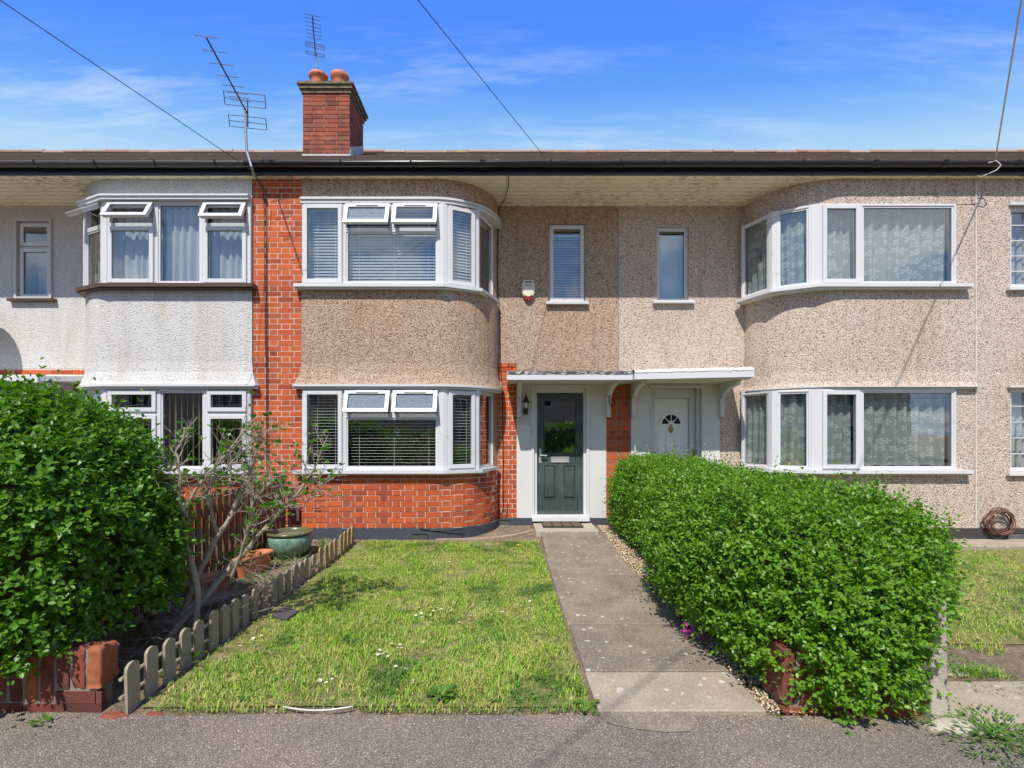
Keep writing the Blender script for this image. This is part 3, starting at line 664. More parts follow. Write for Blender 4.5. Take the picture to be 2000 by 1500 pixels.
# flared band end cheeks where the bays meet the pier
for hh, x, s in ((ha, XAB, .09), (hb, -2.785, .085)):
    mb = MB(); d = 1 if hh is ha else -1
    prof = [(ZL1+.05, s), (ZL1+.11, .055), (ZL1+.22, .018), (ZL1+.36, .0)]
    vs = []; 
    for z, o_ in prof: vs += [(x, DB-o_, z), (x+d*o_*1.05, DB-o_, z), (x+d*o_*1.05, DB+.03, z)]
    mb.add(vs, [f for i in range(3) for f in ((i*3, i*3+1, i*3+4, i*3+3), (i*3+1, i*3+2, i*3+5, i*3+4))]+[(0, 1, 2)])
    mb.build('flared_edge', 'roughcast' if hh is ha else 'pebble_brown', hh)
for hh, pth, end in ((hb, [(-.165, 7.46), (-.098, DW+.03)], 0), (hc, [(3.70, DW+.03), (3.60, 7.47)], 0), (ha, [(-6.20, DW+.03), (-6.16, 7.42)], 0)):
    for ja, jb in ((ZL0-.06, ZL1+.06), (ZU0-.05, ZU1+.04)): mb = MB(); mb.pslab(pth, -.05, .0, ja, jb); mb.build('jamb', {0: 'pebble_brown', 1: 'pebble_pale', 2: 'roughcast'}[[hb, hc, ha].index(hh)], hh)
# plinths
mb = MB(); mb.pslab([(-3.463, DB), *bayB], -.03, .022, -.1, PL); mb.build('plinth', 'plinth', hb); mb = MB(); mb.box(-.12, xB[2]-.01, DW-.045, DW+.05, -.1, PL+.01); mb.build('plinth', 'plinth', hb)
mb = MB(); mb.box(xB[3]+.03, XBC-.002, DW-.045, DW+.05, -.1, PL+.01); mb.build('plinth', 'plinth', hb)
mb = MB(); mb.pslab(bayC, -.03, .022, -.1, PL+.005); mb.build('plinth', 'plinth_black', hc); mb = MB(); mb.box(XBC+.002, xC[2]-.01, DW-.045, DW+.05, -.1, PL+.01); mb.build('plinth', 'plinth_black', hc); mb = MB(); mb.box(xC[3]+.03, 3.7, DW-.045, DW+.05, -.1, PL+.01); mb.build('plinth', 'plinth_black', hc)
mb = MB(); mb.box(XCD, XD1, DB-.022, DB+.03, -.1, PL+.005); mb.build('plinth', 'plinth_black', hd)
mb = MB(); mb.pslab(bayA, -.03, .022, -.1, PL); mb.build('plinth', 'plinth', ha)
# air bricks
def airbrick(house, cx, y, z, label):
    mb = MB(); w_, h_ = .20, .068
    mb.box(cx-w_/2, cx+w_/2, y-.010, y-.004, z, z+.008); mb.box(cx-w_/2, cx+w_/2, y-.010, y-.004, z+h_-.006, z+h_)
    for k in range(9): x = cx-w_/2+k*w_/8.3; mb.box(x, x+.006, y-.009, y-.003, z+.006, z+h_-.006)
    for k in range(1, 5): zz_ = z+h_*k/5; mb.box(cx-w_/2, cx+w_/2, y-.0075, y-.0035, zz_, zz_+.004)
    a = mb.build('air_brick', 'steel', house, label=label)
    mb = MB(); mb.box(cx-w_/2-.008, cx+w_/2+.008, y-.003, y+.01, z-.004, z+h_+.02); mb.build('recess_shade_plate', 'black', a)  # black plate stands in for the shade in the recess behind the bars
airbrick(hb, X(820, 6.73), DB-.022, .035, 'vent grille in the plinth under the bay window'); airbrick(hb, X(983, 7.55), DW-.045, .085, 'vent grille in the plinth beside the dark door')
airbrick(hd, X(1983, 6.73), DB-.022, .05, None)

# ---- windows
UID = [0]
def window(house, fr, z0, z1, cells, label=None, mull=.03, frame_mat='upvc', trick=False):
    """cells: (u0,u1,z0,z1,kind[,angle]) kinds: f fixed, c closed casement, o open top hung"""
    mb = MB()
    for c in cells: mb.ring(fr, c[0], c[1], c[2], c[3], mull, -.065, 0)
    win = mb.build('window', frame_mat, house, label=label, bevel=.004)
    for c in cells:
        u0, u1, a, b_, kind = c[:5]; u0 += mull; u1 -= mull; a += mull; b_ -= mull; tf = None
        if kind == 'f':
            mb = MB(); mb.ring(fr, u0, u1, a, b_, .022, -.045, -.012); mb.build('glazing_bead', frame_mat, win); gasket(win, fr, u0+.0215, u1-.0215, a+.0215, b_-.0215, -.029)
            mb = MB(); mb.ob(fr, u0+.02, u1-.02, -.034, -.030, a+.02, b_-.02); mb.build('pane', 'glass', win)
        elif kind == 'g':      # small panes behind glazing bars
            mb = MB(); mb.ring(fr, u0, u1, a, b_, .03, -.045, -.012); nx_ = max(1, round((u1-u0)/.2)); nz_ = round((b_-a)/.21)
            for k in range(1, nx_): x = u0+(u1-u0)*k/nx_; mb.ob(fr, x-.006, x+.006, -.045, -.022, a+.03, b_-.03)
            for k in range(1, nz_): z = a+(b_-a)*k/nz_; mb.ob(fr, u0+.03, u1-.03, -.046, -.024, z-.006, z+.006)
            mb.build('glazing_bar', frame_mat, win)
            mb = MB(); mb.ob(fr, u0+.02, u1-.02, -.052, -.048, a+.02, b_-.02); mb.build('pane', 'glass', win)
        else:
            sw = .055; e = .010
            if kind in 'om':
                th = R(c[5]); zp = b_+e
                def tf(u, n, z, th=th, zp=zp):
                    dz, dn = z-zp, n; return (u, dn*math.cos(th)-dz*math.sin(th), zp+dz*math.cos(th)+dn*math.sin(th))
            mb = MB(); mb.ring(fr, u0-e, u1+e, a-e, b_+e, sw, .002, .024, tf); mb.ring(fr, u0+.002, u1-.002, a+.002, b_-.002, sw-.012, -.035, .002, tf)
            mb.build('casement', frame_mat, win, bevel=.004); gasket(win, fr, u0-e+sw-.001, u1+e-sw+.001, a-e+sw-.001, b_+e-sw+.001, .0015, tf)
            mb = MB(); mb.ob(fr, u0-e+sw-.004, u1+e-sw+.004, -.004, .000, a-e+sw-.004, b_+e-sw+.004, tf); mb.build('pane', 'glass_misted' if kind == 'm' else 'glass', win)
            if kind in 'om' or trick:
                if c[5] if len(c) > 5 else 0:
                    mb = MB()
                    for u in (u0+.012, u1-.012):
                        p = tf(u, .0, a+.03) if tf else (u, 0, a)
                        q0 = (fr[0]+u*fr[2], fr[1]+u*fr[3], a+.10); q1 = (fr[0]+p[0]*fr[2]+p[1]*fr[4], fr[1]+p[0]*fr[3]+p[1]*fr[5], p[2])
                        mb.tube([q0, q1], .006, 4)
                    mb.build('stay', 'steel', win)
            if trick and kind in 'om':
                uc = (u0+u1)/2; mb = MB(); mb.ob(fr, uc-.15, uc+.15, .024, .038, b_-.03, b_-.005, tf); mb.build('trickle_vent', 'upvc', win)
    return win
def gasket(win, fr, u0, u1, a, b_, n0, tf=None):
    mb = MB(); mb.ring(fr, u0, u1, a, b_, .006, n0, n0+.002, tf); mb.build('gasket', 'black', win)
def posts(house, verts, z0, z1, ws, d=.07, name='window_post'):
    mb = MB()
    for i in range(1, len(verts)-1):
        a, v, b_ = verts[i-1], verts[i], verts[i+1]; f1, f2 = frm(a, v), frm(v, b_); w1, w2 = ws[i-1]
        e = .006
        o_ = offs([a, v, b_], e)[1]; inn = offs([a, v, b_], -d)[1]
        poly = [(v[0]-f1[2]*w1+f1[4]*e, v[1]-f1[3]*w1+f1[5]*e), o_, (v[0]+f2[2]*w2+f2[4]*e, v[1]+f2[3]*w2+f2[5]*e),
                (v[0]+f2[2]*w2-f2[4]*d, v[1]+f2[3]*w2-f2[5]*d), inn, (v[0]-f1[2]*w1-f1[4]*d, v[1]-f1[3]*w1-f1[5]*d)]
        mb.prism(poly[::-1], z0, z1)
    return mb.build(name, 'upvc', house)
FB = [(-2.765, 6.72), (-.835, 6.72), (-.365, 6.93), (-.165, 7.46)]
def bu(p): return X(p, 6.72)-FB[0][0]
def zz2(py): return Z(py, 6.72)
for z0, z1, lo in ((ZL0, ZL1, True), (ZU0, ZU1, False)):
    f0, f1, f2 = frm(FB[0], FB[1]), frm(FB[1], FB[2]), frm(FB[2], FB[3]); zt = z1-.365
    um = bu(671.5); um2 = bu(765); ue = f0[6]-.055
    k1, k2 = ('m', 'm') if lo else ('m', 'o')
    nm = 'lower' if lo else 'upper'
    window(hb, f0, z0, z1, [(0, um, z0, z1, 'c'), (um, ue, z0, zt, 'f'), (um, um2, zt, z1, k1, 21), (um2, ue, zt, z1, k2, 21)], label='%s bay window with two open top vents' % nm, trick=True)
    window(hb, f1, z0, z1, [(.055, f1[6]-.035, z0, z1, 'c')]); window(hb, f2, z0, z1, [(.035, f2[6], z0, z1, 'f')])
    posts(hb, FB, z0, z1, [(.055, .055), (.035, .035)])
FC = [(3.60, 7.47), (3.80, 6.97), (4.275, 6.72), (X(1868, 6.72), 6.72)]
for z0, z1 in ((ZL0, ZL1), (ZU0, ZU1-.005)):
    f0, f1, f2 = frm(FC[0], FC[1]), frm(FC[1], FC[2]), frm(FC[2], FC[3])
    window(hc, f0, z0, z1, [(0, f0[6]-.05, z0, z1, 'f')]); window(hc, f1, z0, z1, [(.05, f1[6]-.07, z0, z1, 'f')])
    um = X(1681, 6.72)-FC[2][0]; window(hc, f2, z0, z1, [(.05, um, z0, z1, 'c'), (um, f2[6], z0, z1, 'f')], label='bay window with plain fixed panes')
    posts(hc, FC, z0, z1, [(.05, .05), (.07, .05)])
FA = [(-6.16, 7.42), (-5.93, 6.93), (X(205, 6.72), 6.72), (XAB-.005, 6.72)]
def au(p): return X(p, 6.72)-FA[2][0]
for z0, z1, lo in ((ZL0, ZL1, True), (ZU0, ZU1+.03, False)):
    f0, f1, f2 = frm(FA[0], FA[1]), frm(FA[1], FA[2]), frm(FA[2], FA[3]); zt = z1-(.33 if lo else .33)
    a_, b_, e_ = .03, au(304) if not lo else au(309), f2[6]-.03; c_ = au(396) if not lo else au(402)
    if lo: vents = [(a_, b_, zt, z1, 'c'), (c_, e_, zt, z1, 'c')]
    else: vents = [(a_, b_, zt, z1, 'o', 30), (c_, e_, zt, z1, 'o', 27)]
    window(ha, f2, z0, z1, [(a_, b_, z0, zt, 'c'), (b_, c_, z0, z1, 'f'), (c_, e_, z0, zt, 'c')]+vents, label='lower window with vertical blinds' if lo else 'upper window with three vents open', mull=.032)
    window(ha, f1, z0, z1, [(.03, f1[6]-.08, z0, zt, 'f'), (.03, f1[6]-.08, zt, z1, 'f' if lo else 'o', 52)]); window(ha, f0, z0, z1, [(.03, f0[6]-.03, z0, z1, 'f')])
    posts(ha, FA, z0, z1, [(.03, .03), (.08, .03)])
    mb = MB(); mb.ob(f2, f2[6]-.03, f2[6], -.06, .004, z0, z1); mb.build('window_post', 'upvc', ha)
for z0, z1 in ((ZL0-.03, ZL1+.02), (ZU0-.03, ZU1-.02)):
    f = frm((DX0, 6.785), (DX1, 6.785)); window(hd, f, z0, z1, [(0, .55, z0, z1, 'g'), (.55, 1.2, z0, z1, 'g'), (1.2, f[6], z0, z1, 'g')], label='window with white glazing bars')
fN = lambda h: frm((h[0], DW+.035), (h[1], DW+.035))
f = fN(nwB); window(hb, f, *nwB[2:], [(0, f[6], nwB[2], nwB[3], 'c')], label='narrow landing window beside the alarm box')
f = fN(nwC); window(hc, f, *nwC[2:], [(0, f[6], nwC[2], nwC[3], 'f')], label='narrow landing window')
f = fN(nwA); zt = Z(482, DW); window(ha, f, *nwA[2:], [(0, f[6], nwA[2], zt, 'c'), (0, f[6], zt, nwA[3], 'c')], label='narrow landing window above a brown sill')
def nsill(house, h, mat, ex, name='window_sill'):
    mb = MB(); mb.box(h[0]-ex, h[1]+ex, DW-.07, DW+.08, h[2]-.045, h[2]-.002); mb.build(name, mat, house, bevel=.004)
nsill(hb, nwB, 'upvc', .045); nsill(hc, nwC, 'upvc', .07); nsill(ha, nwA, 'brown_sill', .10)
mb = MB(); mb.ring(frm((nwA[0]-.03, DW-.01), (nwA[1]+.03, DW-.01)), 0, nwA[1]-nwA[0]+.06, nwA[2]-.002, nwA[3]+.04, .032, 0, .02); mb.build('window_surround', 'upvc_old', ha)
# sills and cornice trims of the bays
def bsill(house, fpts, z, mat, ext_l=0, ext_r=0, out=.075, h=.045, label=None):
    pts = list(fpts)
    if ext_l: f = frm(pts[1], pts[0]); pts[0] = (pts[0][0]+f[2]*ext_l, pts[0][1]+f[3]*ext_l)
    if ext_r: f = frm(pts[-2], pts[-1]); pts[-1] = (pts[-1][0]+f[2]*ext_r, pts[-1][1]+f[3]*ext_r)
    mb = MB(); mb.pslab(pts, -.10, out, z-h, z-.001); mb.pslab(pts, -.10, out-.03, z-h-.02, z-h); return mb.build('window_sill', mat, house, label=label)
bsill(hb, FB, ZL0, 'upvc', .10, .06); bsill(hb, FB, ZU0, 'upvc', .09, .04)
bsill(hc, FC, ZL0, 'upvc', .03, .17); bsill(hc, FC, ZU0, 'upvc', .03, .17)
bsill(ha, FA, ZL0, 'upvc', 0, .05); bsill(ha, FA, ZU0, 'brown_sill', 0, .07, .09, .05, 'brown upper bay sill'); bsill(ha, FA, ZL0-.065, 'brown_sill', 0, .07, .06, .05)
for z in (ZL0, ZU0):
    mb = MB(); mb.box(DX0-.07, DX1+.05, DB-.06, DB+.05, z-.075, z-.032); mb.build('window_sill', 'upvc', hd)
mb = MB(); mb.box(DX0-.05, DX1, DB-.05, DB+.05, ZL1+.021, ZL1+.05); mb.box(DX0-.03, DX1, DB-.03, DB+.05, ZU1-.019, ZU1+.02); mb.build('window_trim', 'upvc_old', hd)
def trim(house, pts, levels, name='window_trim', mat='upvc', el=0, er=0):
    pts = list(pts)
    if el: pts[0] = (pts[0][0]-el, pts[0][1])
    if er: pts[-1] = (pts[-1][0]+er, pts[-1][1])
    mb = MB()
    for o_, z0, z1 in levels: mb.pslab(pts, -.07, o_, z0, z1)
    mb.build(name, mat, house, smooth=False)
trim(hb, bayB, [(.045, ZU1+.001, ZU1+.045), (.062, ZU1+.046, ZU1+.075)], mat='upvc_old'); trim(hb, bayB, [(.055, ZL1+.001, ZL1+.032), (.095, ZL1+.033, ZL1+.062)], el=.085)
trim(hc, bayC, [(.035, ZL1+.001, ZL1+.026), (.075, ZL1+.027, ZL1+.043)], mat='upvc_old')
FA2 = offs(FA, .03); trim(ha, FA2, [(.03, ZU1+.031, ZU1+.07), (.05, ZU1+.071, ZU1+.095)]); trim(ha, bayA, [(.06, ZL1+.001, ZL1+.032), (.10, ZL1+.033, ZL1+.062)], er=.08)
# ---- soffit, fascia, gutter, roof, ridge per house
DF = 6.655; DR, ZR = 10.6, 7.56
for k, hh in houses.items():
    x0, x1 = ext[k]; pale = k != 'A'
    mb = MB(); mb.box(x0, x1, DF, DW+.05, ZS, ZS+.02); mb.build('soffit', 'soffit', hh)
    mb = MB(); mb.box(x0, x1, DF-.022, DF-.001, ZS-.012, ZS+.135); mb.build('fascia', 'gutter_black', hh)
    mb = MB(); n = 12; gx = np.linspace(x0+.002, x1-.002, 30)
    yc, zc, r = DF-.085, ZS+.115, .060
    vs = []; 
    for x in gx:
        s_ = .004*noise.noise(Vector((x*1.3, 0, 0)))
        for i in range(n+1):
            t = math.pi*i/n; vs.append((x, yc-r*math.cos(t), zc+s_-r*math.sin(t)))
        for i in range(n+1):
            t = math.pi*(n-i)/n; vs.append((x, yc-(r-.004)*math.cos(t), zc+s_-(r-.004)*math.sin(t)))
    q = 2*(n+1); mb.add(vs, [(a*q+i, a*q+(i+1) % q, (a+1)*q+(i+1) % q, (a+1)*q+i) for a in range(len(gx)-1) for i in range(q)])
    gt = mb.build('gutter', 'gutter_grey' if k == 'A' else 'gutter_black', hh, smooth=True)
    x = x0+.35
    while x < x1-.1:
        mb = MB(); vs = []; wd = random.choice([.02, .02, .07])
        for xx in (x, x+wd):
            for i in range(n+1): t = math.pi*i/n; vs.append((xx, yc-(r+.006)*math.cos(t), zc-(r+.006)*math.sin(t)))
        mb.add(vs, [(i, i+1, n+2+i, n+1+i) for i in range(n)]); mb.box(x, x+wd, yc-r-.01, yc-r+.008, zc-.004, zc+.012); x += .93 if k != 'A' else .8
        mb.build('gutter_bracket', 'gutter_black', gt)
    # tiled slope in stepped courses of single tiles
    mb = MB(); y0, zz0 = DF-.075, ZS+.135; sl_ = (ZR-zz0)/(DR-y0); rows = 17; tw = .30
    for r_ in range(rows):
        ya, yb = y0+(DR-y0)*r_/rows, y0+(DR-y0)*(r_+1)/rows+.03; za, zb_ = zz0+sl_*(ya-y0), zz0+sl_*(yb-y0)
        if r_ < 3:
            x = x0+(.15 if r_ % 2 else 0)-.15
            while x < x1:
                a, b_ = max(x, x0), min(x+tw-.004, x1); dz = random.uniform(-.003, .004)
                if b_-a > .01: mb.hexa([(a, ya, za+dz), (b_, ya, za+dz), (b_, yb, zb_-.012), (a, yb, zb_-.012), (a, ya, za+.016+dz), (b_, ya, za+.016+dz), (b_, yb, zb_+.001), (a, yb, zb_+.001)])
                x += tw
        else: mb.hexa([(x0, ya, za), (x1, ya, za), (x1, yb, zb_-.012), (x0, yb, zb_-.012), (x0, ya, za+.016), (x1, ya, za+.016), (x1, yb, zb_+.001), (x0, yb, zb_+.001)])
    mb.add([(x0, DR, ZR), (x1, DR, ZR), (x1, 2*DR-y0, zz0), (x0, 2*DR-y0, zz0)], [(0, 1, 2, 3)])
    mb.add([(x0, y0+.01, zz0-.015), (x1, y0+.01, zz0-.015), (x1, DR, ZR-.03), (x0, DR, ZR-.03)], [(0, 1, 2, 3)])
    mb.build('roof', 'tile', hh)
    mb = MB(); x = x0
    while x < x1-.01:
        b_ = min(x+.45, x1)-.006; vs = []; dz = random.uniform(-.008, .008)
        for xx in (x, b_):
            for i in range(9): t = math.pi*i/8; vs.append((xx, DR-.12*math.cos(t), ZR-.05+dz+.095*math.sin(t)))
        mb.add(vs, [(i, i+1, 10+i, 9+i) for i in range(8)]+[tuple(range(9)), tuple(range(9, 18))]); x += .45
    mb.build('ridge_tiles', 'ridge', hh)
    # rooms behind the windows and the rest of the shell
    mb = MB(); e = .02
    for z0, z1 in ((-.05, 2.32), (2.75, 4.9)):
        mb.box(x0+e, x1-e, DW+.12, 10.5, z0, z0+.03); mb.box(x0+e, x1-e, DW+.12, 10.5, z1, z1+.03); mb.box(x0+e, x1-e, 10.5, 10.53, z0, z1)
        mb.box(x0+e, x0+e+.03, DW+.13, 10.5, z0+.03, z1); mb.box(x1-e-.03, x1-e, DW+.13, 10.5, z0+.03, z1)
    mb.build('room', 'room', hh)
    mb = MB(); mb.box(x0, x1, 14.3, 14.5, -.1, ZS+.1); 
    if k == 'A': mb.add([(x0, DW, -.1), (x0, 14.5, -.1), (x0, 14.5, ZS+.1), (x0, DR, ZR-.05), (x0, DF, ZS)], [(0, 1, 2, 3, 4)])
    if k == 'D': mb.add([(x1, DB, -.1), (x1, 14.5, -.1), (x1, 14.5, ZS+.1), (x1, DR, ZR-.05), (x1, DF, ZS)], [(0, 1, 2, 3, 4)])
    mb.build('rear_wall', 'pebble_pale', hh)
# closers between room and recess/bay: partition so that the room behind the door wall stays dark
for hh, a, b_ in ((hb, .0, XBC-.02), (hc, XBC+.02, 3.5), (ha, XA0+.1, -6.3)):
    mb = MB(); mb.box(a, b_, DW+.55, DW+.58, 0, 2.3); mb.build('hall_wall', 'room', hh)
# lower end wall of recess fronts behind brick
# ---- chimney (part of the brown house)
D0, D1 = 8.5, 9.3; x0, x1 = X(592, D0), X(683, D0); z0, z1 = 6.05, Z(183, D0)
mb = MB(); mb.box(x0+.006, x1-.006, D0+.006, D1-.006, z0, z1); ch = mb.build('chimney', 'mortar_dark', hb, label='brick chimney stack with two clay pots')
mb = MB()
for a, b_ in (((x0, D0), (x1, D0)), ((x1, D0), (x1, D1)), ((x1, D1), (x0, D1)), ((x0, D1), (x0, D0))):
    f, L = line_pos(a, b_); brick_rows(mb, f, 0, L, z0, z1, bond='stretcher', seed=int(a[0]*10), proud=.004, phase=.1)
mb.build('chimney_brick', 'brick_chimney', ch)
mb = MB(); mb.box(x0-.025, x1+.025, D0-.025, D1+.025, z1, z1+.06); mb.box(x0-.055, x1+.055, D0-.055, D1+.055, z1+.062, z1+.12); mb.box(x0-.08, x1+.08, D0-.08, D1+.08, z1+.122, z1+.165)
for k in range(40):
    a = random.uniform(x0-.07, x1); b_ = random.uniform(D0-.07, D1); mb.box(a, a+random.uniform(.05, .2), b_, b_+random.uniform(.05, .2), z1+.165, z1+random.uniform(.17, .20))
mb.build('chimney_cap', 'cap_stone', ch, bevel=.006)
for px_, dd in ((622, 8.80), (664, 8.95)):
    zb_ = z1+.16; cx = X(px_, dd); zt = Z(148, dd)-zb_
    mb = MB(); mb.lathe((cx, dd, zb_), [(.135, 0), (.125, zt*.6), (.14, zt*.8), (.165, zt*.86), (.165, zt), (.13, zt), (.11, 0)], 28); mb.build('chimney_pot', 'terracotta', ch, smooth=True)
mb = MB()
for k in range(7):
    a = D0+(D1-D0)*k/7; zz_ = ZS+.135+sl_*(a-(DF-.075)); mb.hexa([(x1+.004, a, zz_-.1), (x1+.01, a, zz_-.1), (x1+.01, a+.12, zz_-.1), (x1+.004, a+.12, zz_-.1), (x1+.004, a, zz_+.16), (x1+.01, a, zz_+.16), (x1+.01, a+.12, zz_+.24), (x1+.004, a+.12, zz_+.08)])
zz_ = ZS+.135+sl_*(D0-(DF-.075)); mb.box(x0-.01, x1+.01, D0-.02, D0-.012, zz_-.1, zz_+.03)
mb.build('flashing', 'lead', ch)

# ---- doors
def handle(parent, x, y, z, mat, d=1):
    mb = MB(); mb.box(x-.017, x+.017, y-.012, y, z-.12, z+.10); mb.tube([(x, y-.01, z), (x, y-.05, z), (x+d*.02, y-.055, z), (x+d*.10, y-.05, z-.006)], [.011, .011, .011, .009], 8); mb.tube([(x, y-.02, z-.075), (x, y-.012, z-.075)], .012, 8)
    mb.build('door_handle', mat, parent, smooth=False)
dy = DW+.055
lx0, lx1, lz0, lz1 = X(1049, dy), X(1138, dy), Z(1001, dy), Z(768, dy)
mb = MB(); fx0, fx1, fz1 = xB[2]+.002, xB[3]-.002, Z(755, DW)-.002
mb.box(fx0, lx0-.004, dy-.045, dy+.05, lz0-.02, fz1); mb.box(lx1+.004, fx1, dy-.045, dy+.05, lz0-.02, fz1); mb.box(lx0-.004, lx1+.004, dy-.045, dy+.05, lz1+.004, fz1)
mb.box(fx0-.03, fx0+.015, dy-.09, dy-.046, PL-.02, fz1+.03); mb.box(fx1-.015, fx1+.03, dy-.09, dy-.046, PL-.02, fz1+.03); mb.box(fx0+.015, fx1-.015, dy-.09, dy-.046, fz1-.02, fz1+.03)
mb.build('door_frame', 'upvc', hb, bevel=.003)
mb = MB(); mb.box(fx0-.0, fx1+.0, dy-.12, dy+.05, lz0-.055, lz0-.022); mb.box(fx0-.02, fx1+.02, dy-.17, dy+.05, lz0-.11, lz0-.056); mb.build('door_sill', 'upvc', hb, bevel=.004)
gx0, gx1, gz0, gz1 = X(1063, dy), X(1124, dy), Z(885, dy), Z(783, dy)
mb = MB(); f = frm((lx0, dy), (lx1, dy)); Lw = lx1-lx0
mb.box(lx0, gx0, dy, dy+.05, lz0, lz1); mb.box(gx1, lx1, dy, dy+.05, lz0, lz1); mb.box(gx0, gx1, dy, dy+.05, gz1, lz1)
pa = [(X(1061, dy), X(1086, dy)), (X(1100, dy), X(1125, dy))]; pz0, pz1 = Z(974, dy), Z(908, dy)
mb.box(gx0, gx1, dy, dy+.05, pz1+.001, gz0); mb.box(gx0, gx1, dy, dy+.05, lz0, pz0-.001); mb.box(pa[0][1], pa[1][0], dy, dy+.05, pz0-.001, pz1+.001); mb.box(gx0, gx1, dy+.02, dy+.05, pz0, pz1)
mb.ring(frm((gx0, dy), (gx1, dy)), -.018, gx1-gx0+.018, gz0-.018, gz1+.018, .02, 0, .014)
for a, b_ in pa:
    mb.ring(frm((a, dy), (b_, dy)), 0, b_-a, pz0, pz1, .012, -.001, .008)
    i = .035; mb.hexa([(a+.014, dy+.018, pz0+.014), (b_-.014, dy+.018, pz0+.014), (b_-.014, dy+.02, pz1-.014), (a+.014, dy+.02, pz1-.014), (a+i, dy+.001, pz0+i), (b_-i, dy+.001, pz0+i), (b_-i, dy+.001, pz1-i), (a+i, dy+.001, pz1-i)])
door = mb.build('door', 'door_green', hb, label='dark green half glazed front door', bevel=.002)
mb = MB(); mb.box(gx0, gx1, dy+.012, dy+.018, gz0, gz1); mb.build('door_glass', 'glass', door)
mb = MB(); mb.box(gx0-.02, gx1+.02, dy+.05, dy+.06, gz0-.02, gz1+.02); mb.build('inner_glass', 'glass_dark', door)
mb = MB(); cx = X(1093.5, dy); mb.ring(frm((cx-.14, dy), (cx+.14, dy)), 0, .28, Z(903, dy), Z(892, dy), .016, 0, .012); mb.box(cx-.12, cx+.12, dy-.006, dy, Z(903, dy)+.01, Z(892, dy)-.01); mb.build('letter_plate', 'chrome', door)
handle(door, X(1055, dy), dy-.001, Z(889, dy), 'chrome')
mb = MB(); mb.box(lx0, lx1, dy-.03, dy-.001, lz0-.018, lz0+.035); mb.build('weather_bar', 'door_green', door)
mb = MB(); cxx = fx0-.008; zc_ = Z(845, DW); mb.box(cxx-.016, cxx+.016, dy-.105, dy-.0905, zc_-.03, zc_+.03); mb.tube([(cxx, dy-.112, zc_), (cxx, dy-.105, zc_)], .011, 12); mb.build('door_bell', 'upvc_old', hb, bevel=.003)
# white door of house C, set deeper
dc = DW+.17
lx0, lx1, lz0, lz1 = X(1277.5, dc), X(1344.5, dc), .24, Z(779, dc); fx0, fx1 = xC[2]+.002, xC[3]-.002
mb = MB(); mb.box(fx0, lx0-.004, dc-.05, dc+.05, .2, Z(757, DW)-.004); mb.box(lx1+.004, lx1+.085, dc-.05, dc+.05, .2, Z(757, DW)-.004); mb.box(lx0-.004, lx1+.004, dc-.05, dc+.05, lz1+.004, Z(757, DW)-.004)
mb.box(lx1+.088, fx1, dc-.12, dc+.05, .2, Z(757, DW)-.004); mb.box(fx0-.02, fx1+.02, DW-.05, DW-.020, Z(759, DW), Z(757, DW)+.03); mb.box(fx0, fx1, DW-.02, dc-.05, .12, .2)
mb.build('door_frame', 'upvc', hc, bevel=.003)
mb = MB(); mb.box(lx0, lx1, dc, dc+.05, lz0, lz1); fz = Z(828, dc); fcx = X(1310.5, dc)
arc = [(fcx+.185*math.cos(t), fz+.185*math.sin(t)) for t in [math.pi*i/16 for i in range(17)]]; arc2 = [(fcx+.145*math.cos(t), fz+.145*math.sin(t)) for t in [math.pi*i/16 for i in range(17)]]
for i in range(16): a, b_, c, d = arc[i], arc[i+1], arc2[i+1], arc2[i]; mb.hexa([(q[0], dc-.016, q[1]) for q in (a, b_, c, d)]+[(q[0], dc, q[1]) for q in (a, b_, c, d)])
mb.box(fcx-.19, fcx+.19, dc-.016, dc-.0, fz-.03, fz)
hub = [(fcx+.05*math.cos(t), fz+.05*math.sin(t)) for t in [math.pi*i/10 for i in range(11)]]; mb.add([(q[0], dc-.017, q[1]) for q in hub], [tuple(range(11))])
for t in (math.pi/4, math.pi/2, 3*math.pi/4):
    c_, s_ = math.cos(t), math.sin(t); q = [(fcx+.045*c_-s_*.006, fz+.045*s_+c_*.006), (fcx+.045*c_+s_*.006, fz+.045*s_-c_*.006), (fcx+.15*c_+s_*.006, fz+.15*s_-c_*.006), (fcx+.15*c_-s_*.006, fz+.15*s_+c_*.006)]
    mb.hexa([(a, dc-.015, b_) for a, b_ in q]+[(a, dc-.002, b_) for a, b_ in q])
for a, b_ in ((X(1281, dc), X(1303, dc)), (X(1316, dc), X(1337, dc))):
    z0_, z1_ = Z(893, dc), Z(845, dc); mb.ring(frm((a, dc), (b_, dc)), 0, b_-a, z0_, z1_, .012, 0, .007); mb.box(a+.03, b_-.03, dc-.006, dc, z0_+.03, z1_-.03)
doorc = mb.build('door', 'door_white', hc, label='white front door with a half round fanlight', bevel=.0015)
mb = MB(); mb.add([(q[0], dc-.003, q[1]) for q in arc2], [tuple(range(17))]); mb.build('fanlight_glass', 'glass_dark', doorc)
mb = MB(); cx = X(1310, dc); mb.box(cx-.12, cx+.12, dc-.012, dc, Z(906, dc), Z(899, dc)); mb.build('letter_plate', 'brass', doorc)
mb = MB(); kz = Z(839, dc);
shield = [(0, .05), (.03, .035), (.036, .0), (.02, -.035), (0, -.06), (-.02, -.035), (-.036, .0), (-.03, .035)]
mb.add([(cx+a, dc-.02, kz+b_) for a, b_ in shield]+[(cx+a, dc, kz+b_) for a, b_ in shield], [tuple(range(8))]+[(i, (i+1) % 8, 8+(i+1) % 8, 8+i) for i in range(8)]); mb.tube([(cx, dc-.02, kz+.05), (cx, dc-.02, kz+.085)], .008, 6); mb.build('door_knocker', 'brass', doorc)
handle(doorc, X(1350, dc)+.01, dc-.051, Z(890, dc), 'brass', -1)
